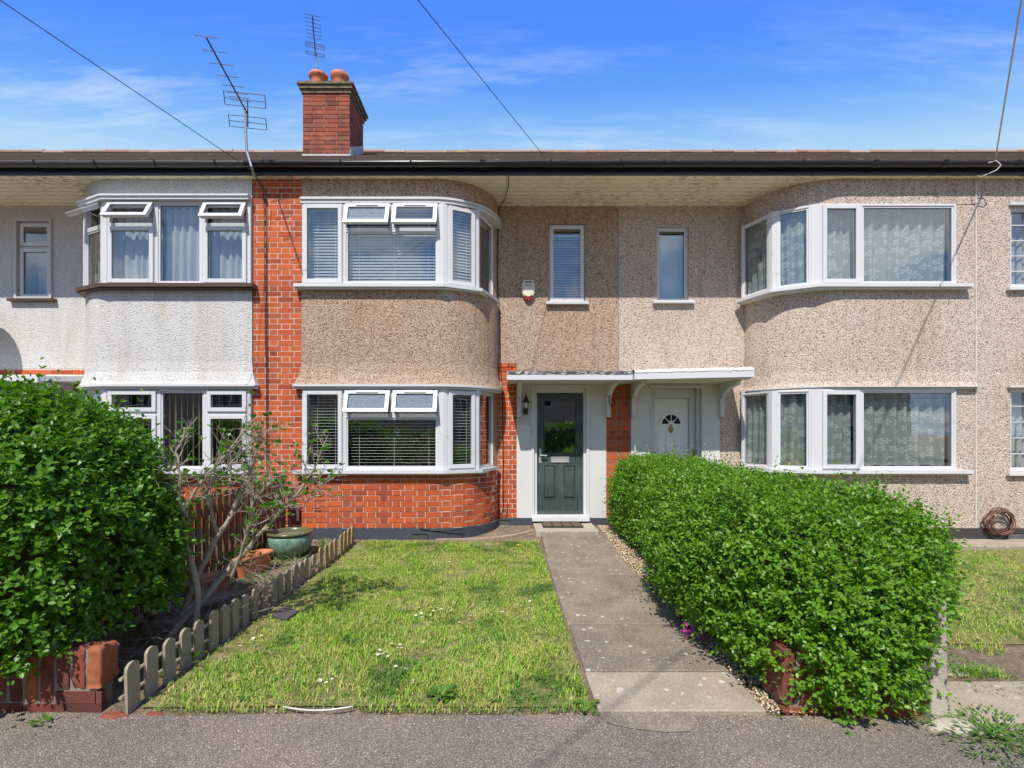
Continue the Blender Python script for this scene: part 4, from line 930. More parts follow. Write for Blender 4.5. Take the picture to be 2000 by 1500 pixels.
# ---- canopies
def canopy(house, xa, xb, yf, z0, z1, dzr=0.0, felt=True):
    mb = MB(); h = z1-z0
    mb.hexa([(xa, yf, z0), (xb, yf, z0+dzr), (xb, yf+.025, z0+dzr), (xa, yf+.025, z0), (xa, yf, z1), (xb, yf, z1+dzr), (xb, yf+.025, z1+dzr), (xa, yf+.025, z1)])
    for x, s in ((xa, 1), (xb, -1)): dz = 0 if x == xa else dzr; mb.hexa([(min(x, x+s*.025), yf+.026, z0+dz), (max(x, x+s*.025), yf+.026, z0+dz), (max(x, x+s*.025), DW-.02, z0+.0), (min(x, x+s*.025), DW-.02, z0), (min(x, x+s*.025), yf+.026, z1+dz), (max(x, x+s*.025), yf+.026, z1+dz), (max(x, x+s*.025), DW-.02, z1), (min(x, x+s*.025), DW-.02, z1)])
    cn = mb.build('door_canopy', 'upvc', house, bevel=.003)
    mb = MB(); mb.box(xa+.03, xb-.03, yf+.03, DW-.02, z0+.015+min(0, dzr), z0+.03+max(0, dzr)); mb.build('canopy_soffit', 'cream_wood', cn)
    mb = MB(); n = 40; rnd = random.Random(3)
    pts = [(xa+.0+(xb-xa)*i/n, rnd.uniform(-.006, .010), rnd.uniform(-.012, .006)) for i in range(n+1)]
    vs = []
    for i, (x, a, b_) in enumerate(pts):
        dz = dzr*i/n; vs += [(x, yf-.008+a*.4, z1+dz-.004+b_*.4), (x, yf+.004, z1+dz+.022+a), (x, yf+.06, z1+dz+.045+a), (x, DW-.03, z1+.085+b_), (x, DW-.022, z1+.13+b_)]
    mb.add(vs, [(i*5+j, i*5+j+1, i*5+6+j, i*5+5+j) for i in range(n) for j in range(4)]); mb.build('canopy_felt', 'felt' if felt else 'upvc_old', cn)
    return cn
yf = 6.84
cB = canopy(hb, X(990, yf), X(1236, yf), yf, Z(742, yf), Z(730, yf)); cC = canopy(hc, X(1239, yf), X(1472, yf), yf-.02, Z(741.5, yf), Z(727.5, yf), .035, False)
def bracket(par, x, w_=.065):
    mb = MB(); yb = DW-.02; zt = Z(742, yf)+.012; a = x-w_/2; b_ = x+w_/2; zl = Z(815, DW)
    def pr(poly):   # polygon in (y,z), extruded over x
        n = len(poly); mb.add([(a, y, z) for y, z in poly]+[(b_, y, z) for y, z in poly], [tuple(range(n)), tuple(range(n, 2*n))[::-1]]+[(i, (i+1) % n, n+(i+1) % n, n+i) for i in range(n)])
    pr([(yb, zl), (yb-.075, zl), (yb-.075, zl+.02), (yb-.055, zl+.03), (yb-.065, zt-.22), (yb-.10, zt-.205), (yb, zt-.205)])
    pr([(yb, zt-.2045), (yb-.115, zt-.2045), (yb-.13, zt-.19)]+[(yb-.13-.42*t, zt-.17+.11*t+.03*math.sin(t*math.pi)) for t in (0, .15, .3, .45, .6, .75, .9)]+[(yb-.56, zt-.055), (yb-.56, zt), (yb, zt)])
    mb.build('canopy_bracket', 'render_white', par, bevel=.004)
bracket(cB, X(1014.5, 7.4)); bracket(cB, X(1187, DW)); bracket(cC, X(1236, DW)+.0); bracket(cC, X(1407, DW)+.0)
# white canopy of house A, with its broken front
yfa = 7.0
mb = MB(); xk = X(73, yfa)
mb.box(-9.2, xk, yfa, yfa+.025, Z(747, yfa), Z(735, yfa)); mb.box(xk-.03, xk, yfa+.026, DW-.02, Z(747, yfa), Z(735, yfa))
mb.hexa([(xk+.003, yfa+.03, Z(747, yfa)+.02), (-6.32, DW-.10, Z(750, DW)+.03), (-6.32, DW-.07, Z(750, DW)+.03), (xk+.003, yfa+.06, Z(747, yfa)+.02), (xk+.003, yfa+.03, Z(734, yfa)), (-6.32, DW-.10, Z(736, DW)+.0), (-6.32, DW-.07, Z(736, DW)), (xk+.003, yfa+.06, Z(734, yfa))])
cA = mb.build('door_canopy', 'upvc', ha); mb = MB(); mb.prism([(-9.2, yfa+.03), (xk, yfa+.07), (-6.32, DW-.06), (-6.32, DW-.02), (-9.2, DW-.02)], Z(747, yfa)+.03, Z(735, yfa)+.02); mb.build('canopy_soffit', 'render_white', cA)
mb = MB(); mb.box(-9.2, -6.3, DW-.10, DW-.012, Z(735, yfa)+.0, Z(733, DW)-.003); mb.build('canopy_flashing', 'cream_wood', cA)

# ------------------------------------------------------------------ curtains and blinds (things hanging inside the windows)
def curtain(name, fr, u0, u1, z0, z1, mat, label, cat, group, n=-.16, amp=.022, wl=.11, hem=0.0, seed=0):
    rnd = random.Random(seed); N = max(12, int((u1-u0)/.008)); K = 10; mb = MB(); vs = []
    ph = 0; phs = []
    for i in range(N+1): phs.append(ph); ph += 2*math.pi*.008/(wl*(.65+.7*(noise.noise(Vector((i*.03, seed, 0)))+.5)))
    for k in range(K+1):
        t = k/K; z = z0+(z1-z0)*t
        for i in range(N+1):
            u = u0+(u1-u0)*i/N; a = amp*(1.15-.5*t)*math.sin(phs[i]+.5*math.sin(t*2+seed))
            zz_ = z+(hem*math.sin(phs[i]*.7)*(1-t)**3); un = u+.01*math.sin(phs[i]*.5+t*2)*(1-t)
            vs.append((fr[0]+un*fr[2]+(n+a)*fr[4], fr[1]+un*fr[3]+(n+a)*fr[5], zz_))
    mb.add(vs, [(k*(N+1)+i, k*(N+1)+i+1, (k+1)*(N+1)+i+1, (k+1)*(N+1)+i) for k in range(K) for i in range(N)])
    return tag(mb.build(name, mat, smooth=True), label, cat, group)
def venetian(fr, u0, u1, z0, z1, tilt, mat, label, group, n=-.13, pitch=.042):
    p0 = (fr[0]+(u0+u1)/2*fr[2]+n*fr[4], fr[1]+(u0+u1)/2*fr[3]+n*fr[5], z0)
    t = thing('venetian_blind', p0, label, 'blind', group); mb = MB(); z = z0+.03; c, s = math.cos(R(tilt)), math.sin(R(tilt))
    while z < z1-.03:
        def tf(u, nn, zq, z=z): dn, dz = nn-n, zq-z; return (u, n+dn*c-dz*s, z+dn*s+dz*c)
        mb.ob(fr, u0, u1, n-.024, n+.024, z, z+.003, tf); z += pitch
    mb.build('slats', mat, t)
    mb = MB(); mb.ob(fr, u0, u1, n-.025, n+.025, z1-.03, z1); mb.build('headrail', mat, t)
    mb = MB(); L = u1-u0
    for k in ([.12, .5, .88] if L > .6 else [.25, .75]):
        u = u0+L*k; mb.ob(fr, u-.002, u+.002, n+.025, n+.027, z0, z1-.03)
    mb.build('ladder_cord', mat, t); mb = MB(); mb.ob(fr, u0, u1, n-.02, n+.02, z0, z0+.014); mb.build('bottom_rail', mat, t); return t
gv = 'venetian blinds of the brown house'
for z0, z1, tilt, mt, nm in ((ZL0, ZL1, 7, 'blind', 'lower'), (ZU0, ZU1, -42, 'blind_grey', 'upper')):
    f0, f1, f2 = frm(FB[0], FB[1]), frm(FB[1], FB[2]), frm(FB[2], FB[3]); st = 'open slats' if tilt > 0 else 'half closed slats'
    venetian(f0, .05, bu(668), z0+.02, z1-.03, tilt, mt, 'white venetian blind with %s, left pane of %s brown bay' % (st, nm), gv)
    venetian(f0, bu(676), f0[6]-.06, z0+.02, z1-.03, tilt, mt, 'wide white venetian blind with %s, middle pane of %s brown bay' % (st, nm), gv)
    venetian(f1, .06, f1[6]-.05, z0+.02, z1-.03, tilt, mt, 'narrow white venetian blind in the angled pane of the %s brown house bay' % nm, gv, n=-.11)
    venetian(f2, .06, f2[6]-.02, z0+.02, z1-.03, tilt, mt, 'narrow white venetian blind, end pane of %s brown bay near the alarm' % nm, gv, n=-.10)
f = fN(nwB); venetian(f, .03, f[6]-.03, nwB[2]+.03, nwB[3]-.12, -38, 'blind_grey', 'small venetian blind in the narrow window beside the alarm box', gv, n=-.12)
f = fN(nwC); mb = MB(); mb.ob(f, .03, f[6]-.03, -.13, -.127, nwC[2]+.01, nwC[3]-.13); mb.ob(f, .03, f[6]-.03, -.15, -.10, nwC[3]-.13, nwC[3]-.09); tag(mb.build('roller_blind', 'roller'), 'plain grey roller blind in the narrow window over the white door', 'blind')
gn = 'net curtains of the white house'; f0, f1, f2 = frm(FA[0], FA[1]), frm(FA[1], FA[2]), frm(FA[2], FA[3])
curtain('net_curtain', f2, .03, au(300), ZU0+.03, ZU1, 'net', 'white net curtain behind the left casement of the white house upper bay', 'curtain', gn, seed=1)
curtain('net_curtain', f2, au(309), au(394), ZU0+.03, ZU1, 'net', 'white pleated net curtain behind the tall middle pane of the white house', 'curtain', gn, seed=2, amp=.028)
curtain('net_curtain', f2, au(400), f2[6]-.05, ZU0+.03, ZU1, 'net', 'white net curtain behind the right casement next to the brick pier', 'curtain', gn, seed=3)
curtain('net_curtain', f1, .03, f1[6]-.05, ZU0+.03, ZU1, 'net', 'net curtain in the angled side pane of the white house upper bay', 'curtain', gn, seed=4)
curtain('net_curtain', fN(nwA), .14, .42, nwA[2]+.04, nwA[3]-.25, 'net_blue', 'pale net curtain drawn to one side of the narrow white house window', 'curtain', gn, seed=5, amp=.012)
def vertical(fr, u0, u1, z0, z1, label):
    p0 = (fr[0]+(u0+u1)/2*fr[2], fr[1]+(u0+u1)/2*fr[3]+.13, z0); t = thing('vertical_blind', p0, label, 'blind', 'vertical blinds of the white house')
    mb = MB(); u = u0+.05; k = 0
    while u < u1-.03:
        a = R(64+6*math.sin(k*1.7)); du, dn = .044*math.cos(a), .044*math.sin(a); n = -.14
        q = [(u-du, n-dn), (u+du, n+dn), (u+du+.001, n+dn-.002), (u-du+.001, n-dn-.002)]
        pts = [(fr[0]+uu*fr[2]+nn*fr[4], fr[1]+uu*fr[3]+nn*fr[5]) for uu, nn in q]; mb.prism(pts, z0, z1-.04); u += .082; k += 1
    mb.build('vanes', 'vblind', t); mb = MB(); mb.ob(fr, u0, u1, -.165, -.12, z1-.04, z1); mb.build('headrail', 'vblind', t)
vertical(f2, .04, au(303), ZL0+.03, ZL1, 'beige vertical blind vanes behind the hedge end of the white house lower window')
vertical(f2, au(311), au(400), ZL0+.03, ZL1, 'beige vertical blind behind the tall middle pane of the white house lower window')
vertical(f2, au(404), f2[6]-.04, ZL0+.03, ZL1, 'beige vertical blind behind the lower window panes beside the brick pier')
gl = 'lace curtains of the pale house'; f0, f1, f2 = frm(FC[0], FC[1]), frm(FC[1], FC[2]), frm(FC[2], FC[3]); um = X(1681, 6.72)-FC[2][0]
for z0, z1, nm, sd in ((ZL0, ZL1, 'lower', 20), (ZU0, ZU1, 'upper', 30)):
    curtain('lace_curtain', f0, .02, f0[6]-.03, z0+.05, z1-.01, 'lace', 'flowered lace curtain in the end pane of the %s pale bay beside the recess' % nm, 'curtain', gl, seed=sd, n=-.10, hem=.012)
    curtain('lace_curtain', f1, .04, f1[6]-.06, z0+.04, z1-.01, 'lace', 'flowered lace curtain in the angled pane of the %s pale bay' % nm, 'curtain', gl, seed=sd+1, n=-.12, amp=.03, wl=.16, hem=.012)
    curtain('lace_curtain', f2, .06, um-.04, z0+.04, z1-.01, 'lace', 'flowered lace curtain behind the narrow casement of the %s pale bay' % nm, 'curtain', gl, seed=sd+2, hem=.012)
    curtain('lace_curtain', f2, um+.03, f2[6]+.02, z0+.05, z1-.01, 'lace', 'wide flowered lace curtain behind the big pane of the %s pale bay' % nm, 'curtain', gl, seed=sd+3, amp=.034, wl=.17, hem=.012)
fd = frm((DX0, 6.785), (DX1, 6.785))
for z0, z1, nm in ((ZL0, ZL1, 'lower'), (ZU0, ZU1, 'upper')): curtain('net_curtain', fd, .03, fd[6]-.05, z0, z1, 'net', 'plain net curtain behind the small paned %s window at the right edge' % nm, 'curtain', 'net curtains at the right edge', seed=40, n=-.2)
tp = [(X(1546, 6.9), 6.98)]
mb = MB(); c_ = (X(1556, 6.9)-.0, 6.97, ZL0+.035)
pts = [(c_[0]+.075*math.cos(t), c_[1]+.0, c_[2]+.01+.06*math.sin(t)) for t in [math.pi*i/10 for i in range(11)]]; mb.tube(pts, .017, 8); mb.box(c_[0]-.10, c_[0]+.10, c_[1]-.02, c_[1]+.02, c_[2]-.012, c_[2]+.012); tag(mb.build('window_handle_toy', 'yellow'), 'small yellow looped object on the inner sill behind the angled lace pane', 'ornament')

# ------------------------------------------------------------------ small fittings on the walls
t = thing('alarm_box', (X(1032, 7.4), DW, Z(586, DW)), 'cream alarm box with a dark red bottom lens on the brown wall', 'alarm')
ax, az0, az1 = X(1032, DW-.06), Z(586, DW-.06), Z(548, DW-.06)
def outline(s, i0=0, i1=24): return None
hh_ = az1-az0; pro = [(-.072, 1.0), (.072, 1.0), (.088, .80), (.092, .58), (.082, .36), (.062, .17), (.034, .04), (0, 0), (-.034, .04), (-.062, .17), (-.082, .36), (-.092, .58), (-.088, .80)]
def plate(mb, pts, y0, y1):
    n = len(pts); mb.add([(x, y0, z) for x, z in pts]+[(x, y1, z) for x, z in pts], [tuple(range(n)), tuple(range(n, 2*n))[::-1]]+[(i, (i+1) % n, n+(i+1) % n, n+i) for i in range(n)])
P3 = [(ax+a, az0+b_*hh_) for a, b_ in pro]
lens = [p for p in P3 if p[1] < az0+.30*hh_]; zc_ = az0+.26*hh_
mb = MB(); plate(mb, [(x*1.0, z) for x, z in P3[:5]]+[(ax+.070, zc_), (ax-.070, zc_)]+P3[10:], DW-.06, DW-.001); mb.build('casing', 'alarm_cream', t, bevel=.006)
mb = MB(); plate(mb, [(ax+.069, zc_-.001)]+P3[5:10]+[(ax-.069, zc_-.001)], DW-.055, DW-.001); mb.build('lens', 'alarm_red', t, bevel=.005)
mb = MB(); plate(mb, [(ax-.066, az1-.045), (ax+.066, az1-.045)]+[(ax+.066*math.cos(q)*1.0, zc_+.035-(-math.sin(q))*-.0+0.0-(.085)*math.sin(q)+.03) for q in [math.pi*i/12 for i in range(13)]], DW-.068, DW-.058); mb.build('cover', 'alarm_cream', t, bevel=.004)
mb = MB(); mb.box(ax-.055, ax+.055, DW-.0625, DW-.0595, az1-.022, az1-.012); mb.box(ax-.055, ax+.055, DW-.0625, DW-.0595, az1-.034, az1-.028); mb.build('vent_slot', 'black', t)
def text(txt, size, loc, mat, parent, name='lettering', rot=(R(90), 0, 0), bold=.0):
    cu = bpy.data.curves.new(name, 'FONT'); cu.body = txt; cu.size = size; cu.align_x = 'CENTER'; cu.extrude = .001; cu.offset = bold
    tmp = bpy.data.objects.new('tmp', cu); C.objects.link(tmp); dg = bpy.context.evaluated_depsgraph_get(); me = bpy.data.meshes.new_from_object(tmp.evaluated_get(dg)); bpy.data.objects.remove(tmp)
    me.materials.clear(); me.materials.append(M[mat]); me.transform(Matrix.Rotation(R(90), 4, 'X')); o = bpy.data.objects.new(name, me); link(o, parent, Vector(loc)); return o
text('Response', .026, (ax, DW-.0695, az1-.078), 'blue_ink', t, bold=.0006)
# wall lantern
lc = (X(1027, DW-.12), DW-.13); z_ = lambda p: Z(p, DW-.12)
t = thing('wall_lantern', (lc[0], DW-.02, z_(808)), 'black hexagonal wall lantern beside the dark green door', 'lamp')
mb = MB(); mb.lathe((*lc, 0), [(.0, z_(765)), (.006, z_(766)), (.005, z_(771)), (.012, z_(773)), (.030, z_(778)), (.045, z_(783)), (.062, z_(785.5)), (.062, z_(786.5)), (.0, z_(786.6))], 6); mb.build('lantern_roof', 'black', t)
mb = MB()
for k in range(6): a = math.pi*k/3; mb.tube([(lc[0]+.052*math.cos(a), lc[1]+.052*math.sin(a), z_(786)), (lc[0]+.036*math.cos(a), lc[1]+.036*math.sin(a), z_(798))], .0035, 4)
mb.lathe((*lc, 0), [(.0, z_(797.5)), (.042, z_(797.5)), (.040, z_(800)), (.02, z_(803)), (.0, z_(804))], 6); mb.tube([(lc[0], lc[1], z_(801)), (lc[0], lc[1]+.03, z_(806)), (lc[0], DW-.03, z_(804))], .012, 6); mb.box(lc[0]-.035, lc[0]+.035, DW-.035, DW-.019, z_(809), z_(798)); mb.build('lantern_frame', 'black', t)
mb = MB(); mb.lathe((*lc, 0), [(.046, z_(787)), (.032, z_(797.5))], 6); mb.lathe((*lc, 0), [(.012, z_(790)), (.016, z_(794)), (.010, z_(797))], 8); mb.build('lantern_glass', 'lamp_glass', t)
mb = MB(); mb.box(X(1013, DW), X(1039, DW), DW-.026, DW-.0185, Z(830, DW), Z(811, DW)); tag(mb.build('wall_plaque', 'plaque'), 'blank grey plaque below the black lantern', 'plaque')
mb = MB(); mb.box(X(561, 6.6), X(578, 6.6), DB-.06, DB+.018, Z(1018, 6.68), Z(992, 6.68)); mb.tube([(X(561, 6.6), DB-.02, Z(992, 6.68)), (X(578, 6.6), DB-.02, Z(992, 6.68))], .04, 10); mb.tube([(X(568, 6.7), DB-.02, Z(1018, 6.7)), (X(566, 6.7), DB-.03, Z(1030, 6.7)), (X(560, 6.7), DB-.02, .05)], .008, 6); tag(mb.build('cable_box', 'meter'), 'brown plastic cable box low on the brick pier', 'cable box')
# bracket hook on the brick between the doors
mb = MB(); hx = X(1188, 7.4); mb.tube([(hx, 7.32, Z(773, 7.4)), (hx-.01, 7.30, Z(782, 7.4)), (hx+.0, 7.30, Z(790, 7.4)), (hx+.05, 7.42, Z(794, 7.4)), (hx+.10, 7.55, Z(793, 7.5))], .008, 6); tag(mb.build('wall_hook', 'black'), 'black curved metal hook beside the bracket between the two doors', 'hook')
# doormat on the step
t = thing('doormat', (X(1097, 7.45), 7.45, .136), 'black rubber doormat with brown fibre panels on the step of the dark green door', 'doormat')
ma, mbx, y0_, y1_ = X(1060, 7.2), X(1136, 7.2)+.01, 7.10, 7.50
mb = MB(); mb.box(ma, mbx, y0_, y1_, .136, .150)
for i in range(5): x = ma+(mbx-ma)*i/4; mb.box(max(ma, x-.008), min(mbx, x+.008), y0_+.002, y1_-.002, .150, .160)
for j in range(5): y = y0_+(y1_-y0_)*j/4; mb.box(ma+.001, mbx-.001, max(y0_, y-.006), min(y1_, y+.006), .1502, .1598)
mb.build('rubber_grid', 'mat_rubber', t)
mb = MB()
for i in range(4):
    for j in range(4): mb.box(ma+(mbx-ma)*i/4+.012, ma+(mbx-ma)*(i+1)/4-.012, y0_+(y1_-y0_)*j/4+.01, y0_+(y1_-y0_)*(j+1)/4-.01, .1502, .156)
mb.build('fibre_panel', 'mat_fibre', t)
# cables on the walls
def wire(name, pts, r, mat, label, cat='cable', k=6): mb = MB(); mb.tube(pts, r, k); return tag(mb.build(name, mat, smooth=True), label, cat)
def jit(pts, n, a, seed=0):
    out = []
    for (p, q) in zip(pts, pts[1:]):
        for i in range(n): t_ = i/n; v = Vector(p).lerp(Vector(q), t_); out.append((v.x+a*noise.noise(Vector((v.z*2+seed, v.x, 0))), v.y, v.z))
    return out+[pts[-1]]
y = DW-.012
wire('wall_cable', jit([(X(993, 6.7), 6.68, ZS-.01), (X(993, 6.9), 6.95, ZS-.02), (X(985, 7.3), 7.35, ZS-.02), (X(974, y), y, ZS-.03)]+[(X(973, y), y, Z(450, y)), (X(972, y), y, Z(540, y)), (X(977, y), y, Z(640, y)), (X(977, y), y, Z(700, y)), (X(981, DW-.02), DW-.02, Z(760, y)), (X(983, DW-.02), DW-.02, Z(900, y)), (X(983, DW-.02), DW-.02, Z(995, y)), (X(979, DW-.02), DW-.02, Z(1002, y)), (X(962, DW-.02), DW-.02, Z(1003, y))], 4, .008), .006, 'cable', 'thin dark cable running down the corner beside the brown bay')
wire('wall_cable', [(X(991, DW-.02), DW-.02, Z(982, DW)), (X(991, DW-.03), DW-.03, Z(1000, DW)), (X(985, DW-.04), DW-.04, Z(1008, DW)), (X(972, DW-.04), DW-.04, Z(1009, DW))], .008, 'cable', 'short black cable looping out of the brick beside the dark door')
ye = DB-.002
for dx, sd, lb in ((0, 1, 'dark cable down the red brick pier from the eaves, nearer the white house'), (.022, 5, 'dark cable down the red brick pier, the one nearer the brown bay')):
    wire('wall_cable', jit([(X(497, 6.66)+dx, 6.64, ZS-.01), (X(515, ye)+dx, ye, Z(372, ye)), (X(517, ye)+dx, ye, Z(500, ye)), (X(519, ye)+dx, ye, Z(700, ye)), (X(521, ye)+dx, ye, Z(900, ye)), (X(523, ye)+dx, ye, Z(1020, ye))], 8, .010, sd), .005, 'cable', lb)
wire('wall_cable', [(X(820, 6.7), DB-.03, Z(1033, 6.7)), (X(845, 6.7), DB-.03, Z(1037, 6.7)), (X(875, 6.72), DB-.026, Z(1038, 6.7)), (X(905, 6.85), DB+.01, Z(1033, 6.75))], .007, 'cable', 'black cable sagging along the top of the plinth under the bay')
# overhead wires running to a pole across the street
pole = Vector((-12.4, -14.7, 7.5))
def span(a, sag, label, mat='cable', r=.0042):
    a = Vector(a); pts = []
    for i in range(41): t_ = (i/40)**1.6; p = a.lerp(pole, t_); p.z -= sag*4*t_*(1-t_); pts.append(p)
    wire('overhead_wire', pts, r, mat, label, 'wire')
span((X(500, 6.5), 6.5, Z(338, 6.5)), .12, 'overhead wire crossing the sky to the gutter above the white house'); span((X(1060, 6.7), 6.7, Z(302, 6.7)), .12, 'overhead wire crossing the middle of the sky to the roof edge')
span((X(1945, 6.5), 6.5, Z(306, 6.5)), .05, 'pale overhead wire coming down at the right end of the gutter', 'cable_light', .008)
wire('wall_cable', [(X(1930, 6.5), 6.50, Z(318, 6.5)), (X(1945, 6.5), 6.49, Z(315, 6.5)), (X(1952, 6.5), 6.48, Z(324, 6.5)), (X(1945, 6.5), 6.49, Z(333, 6.5)), (X(1925, 6.5), 6.56, Z(341, 6.5)), (X(1905, 6.65), 6.64, ZS-.01)], .007, 'cable_light', 'pale cable loop hooked over the gutter at the right')
wire('roof_pole', [(X(1749, 6.75), 6.75, ZS+.185), (X(1872, 6.7), 6.72, ZS+.145)], .011, 'upvc_old', 'white plastic pipe lying on the roof edge above the pale bay', 'pipe')
# hanging coil and red thing at the plinth of the right hand house
mb = MB()
for k in range(9):
    rx, rz = random.uniform(.13, .20), random.uniform(.13, .19); cx, cz = X(1953, 6.68)+random.uniform(-.02, .02), Z(1020, 6.68)+random.uniform(-.02, .02); ph = random.random()
    mb.tube([(cx+rx*math.cos(q+ph)*(1+.1*math.sin(3*q)), DB-.03-.012*k+.01*math.sin(2*q), cz+rz*math.sin(q+ph)) for q in [2*math.pi*i/18 for i in range(19)]], .007, 5)
mb.lathe((X(1962, 6.68), DB-.07, Z(1024, 6.68)), [(.0, 0)], 4)
tag(mb.build('cable_coil', 'meter', smooth=True), 'coil of brown cable hanging low on the wall at the right edge', 'cable coil')
t = thing('satellite_dish', (-8.05, DW, Z(690, 7.3)), 'grey satellite dish on a bracket at the left edge of the white wall', 'satellite dish')
dc_ = Vector((-7.845, 7.19, Z(622, 7.2))); ax_ = Vector((-.5, -1, .42)).normalized(); e1 = ax_.cross(Vector((0, 0, 1))).normalized(); e2 = e1.cross(ax_)
mb = MB(); n = 28; vs = [dc_-ax_*.05]
for rr in (.10, .20, .30): vs += [dc_+(e1*math.cos(q)+e2*math.sin(q)*1.1)*rr-ax_*(.05-.05*(rr/.30)**2) for q in [2*math.pi*i/n for i in range(n)]]
mb.add(vs, [(0, 1+i, 1+(i+1) % n) for i in range(n)]+[(1+k*n+i, 1+k*n+(i+1) % n, 1+(k+1)*n+(i+1) % n, 1+(k+1)*n+i) for k in range(2) for i in range(n)])
o = mb.build('reflector', 'dish', t, smooth=True); sm = o.modifiers.new('thick', 'SOLIDIFY'); sm.thickness = .006
mb = MB(); mb.tube([dc_-ax_*.05, dc_+Vector((0, .12, -.1)), (dc_.x, DW-.09, dc_.z-.25), (dc_.x, DW, dc_.z-.42)], .017, 8); mb.tube([dc_-e2*.3, dc_-e2*.28+ax_*.3], .010, 6); mb.build('mast', 'steel', t)

# ------------------------------------------------------------------ aerials
def aerial(base, mast_pts, boom0, boom1, elems, label, rad=.012, refl=None, shade='dark_metal', er=.004):
    t = thing('tv_aerial', base, label, 'aerial', 'roof aerials')
    mb = MB(); mb.tube(mast_pts, .017, 8); mb.build('mast', 'steel', t)
    b0, b1 = Vector(boom0), Vector(boom1); mb = MB(); mb.tube([b0, b1], rad, 6); mb.build('boom', shade, t)
    d = (b1-b0).normalized(); s = d.cross(Vector((0, 0, 1))).normalized(); upv = s.cross(d)
    mb = MB()
    for tt, ln in elems: p = b0.lerp(b1, tt)+upv*.014; mb.tube([p-s*ln/2, p+s*ln/2], er, 5)
    mb.build('directors', shade, t)
    if refl:
        mb = MB()
        for q in refl: 
            p = b0.lerp(b1, q[0])+upv*q[2]; mb.tube([p-s*q[1]/2, p+s*q[1]/2], er*1.05, 5)
        for sx in (-1, 1):
            for sg in (-1, 1):
                q = [v for v in refl if v[2]*sg > 0]
                if len(q) > 1: a, b_ = q[0], q[-1]; mb.tube([b0.lerp(b1, a[0])+upv*a[2]+s*sx*a[1]/2, b0.lerp(b1, b_[0])+upv*b_[2]+s*sx*b_[1]/2], er*1.3, 5)
        mb.tube([b0+upv*max(v[2] for v in refl), b0+upv*min(v[2] for v in refl)], .008, 5); mb.build('reflector', shade, t)
    return t
dm = 6.5; zt = Z(218, dm)
B0 = (X(480, dm), dm+.05, zt); B1 = (X(402, 5.25), 5.25, Z(72, 5.25))
aerial((X(495, dm), dm, Z(336, dm)), [(X(497, dm+.1), dm+.12, Z(340, dm)), (X(491, dm), dm, Z(325, dm)), (X(482, dm), dm, Z(296, dm)), (X(478, dm), dm, Z(212, dm))], B0, B1,
       [(.99, .24), (.83, .25), (.68, .25), (.53, .25), (.40, .25), (.30, .25), (.24, .25), (.19, .25)], 'large leaning aerial on a mast above the white house', .010,
       refl=[(.10, .50, .19), (.08, .50, .12), (.06, .50, .05), (.02, .46, -.05), (.0, .46, -.11), (-.02, .46, -.17)])
t2 = 8.7; zz_ = Z(104, t2)
aerial((X(618, t2), t2, z1+.16), [(X(620, t2), t2, Z(158, t2)), (X(617, t2), t2, Z(100, t2))], (X(616, t2), t2, zz_), (X(610, 7.95), 7.95, Z(31, 7.95)),
       [(q, .24) for q in (.99, .90, .80, .70, .60, .50, .40)]+[(.25, .27)], 'small aerial on the chimney', .010, refl=[(.12, .30, .10), (.12, .30, .06), (.12, .30, .02), (.05, .30, -.03), (.05, .30, -.07)], er=.0045)

# ------------------------------------------------------------------ pots, picket edging, brown fence
gp = (X(565, 5.98), 6.0, .0)
t = thing('plant_pot', gp, 'large green glazed bowl pot with earth beside the brown fence post', 'plant pot')
mb = MB(); mb.lathe((*gp[:2], gz(gp[0], gp[1])), [(.13, .0), (.19, .05), (.245, .13), (.262, .20), (.258, .255), (.235, .28)], 40); mb.build('bowl', 'glaze', t, smooth=True)
mb = MB(); q0 = gz(gp[0], gp[1]); mb.lathe((*gp[:2], q0), [(.232, .28), (.262, .285), (.270, .30), (.262, .315), (.24, .318), (.225, .305), (.215, .26)], 40); mb.build('rim', 'glaze_rim', t, smooth=True)
mb = MB(); mb.lathe((*gp[:2], q0), [(.225, .262), (.12, .272), (.0, .268)], 24); mb.build('potting_soil', 'soil', t, smooth=True)
def trough(cx, cy, L, wd, h, rot, label):
    z0 = gz(cx, cy)-.005; t = thing('terracotta_trough', (cx, cy, z0), label, 'planter', 'terracotta troughs behind the picket edging'); t.rotation_euler = (0, 0, rot)
    def loop(a, b_, z, n=24):
        out = []
        for i in range(n):
            q = 2*math.pi*i/n; c, s = math.cos(q), math.sin(q); out.append((a*math.copysign(abs(c)**.6, c), b_*math.copysign(abs(s)**.6, s), z))
        return out
    rows = [loop(L*.40, wd*.36, 0), loop(L*.45, wd*.42, h*.5), loop(L*.48, wd*.46, h*.82), loop(L*.52, wd*.52, h*.84), loop(L*.53, wd*.53, h), loop(L*.47, wd*.45, h), loop(L*.44, wd*.41, h*.7)]
    vs = [p for r_ in rows for p in r_]; n = 24
    me = MB(); me.add(vs, [(k*n+i, k*n+(i+1) % n, (k+1)*n+(i+1) % n, (k+1)*n+i) for k in range(len(rows)-1) for i in range(n)])
    for nm, m_, mt in (('trough', me, 'terracotta'),):
        m2 = bpy.data.meshes.new(nm); m2.from_pydata(m_.v, [], m_.f); m2.materials.append(M[mt]); m2.polygons.foreach_set('use_smooth', [True]*len(m2.polygons)); o = bpy.data.objects.new(nm, m2); C.objects.link(o); o.parent = t
    m2 = bpy.data.meshes.new('potting_soil'); m2.from_pydata([(x, y, h*.72) for x, y, z in loop(L*.45, wd*.43, 0)], [], [tuple(range(24))]); m2.materials.append(M['soil']); o = bpy.data.objects.new('potting_soil', m2); C.objects.link(o); o.parent = t
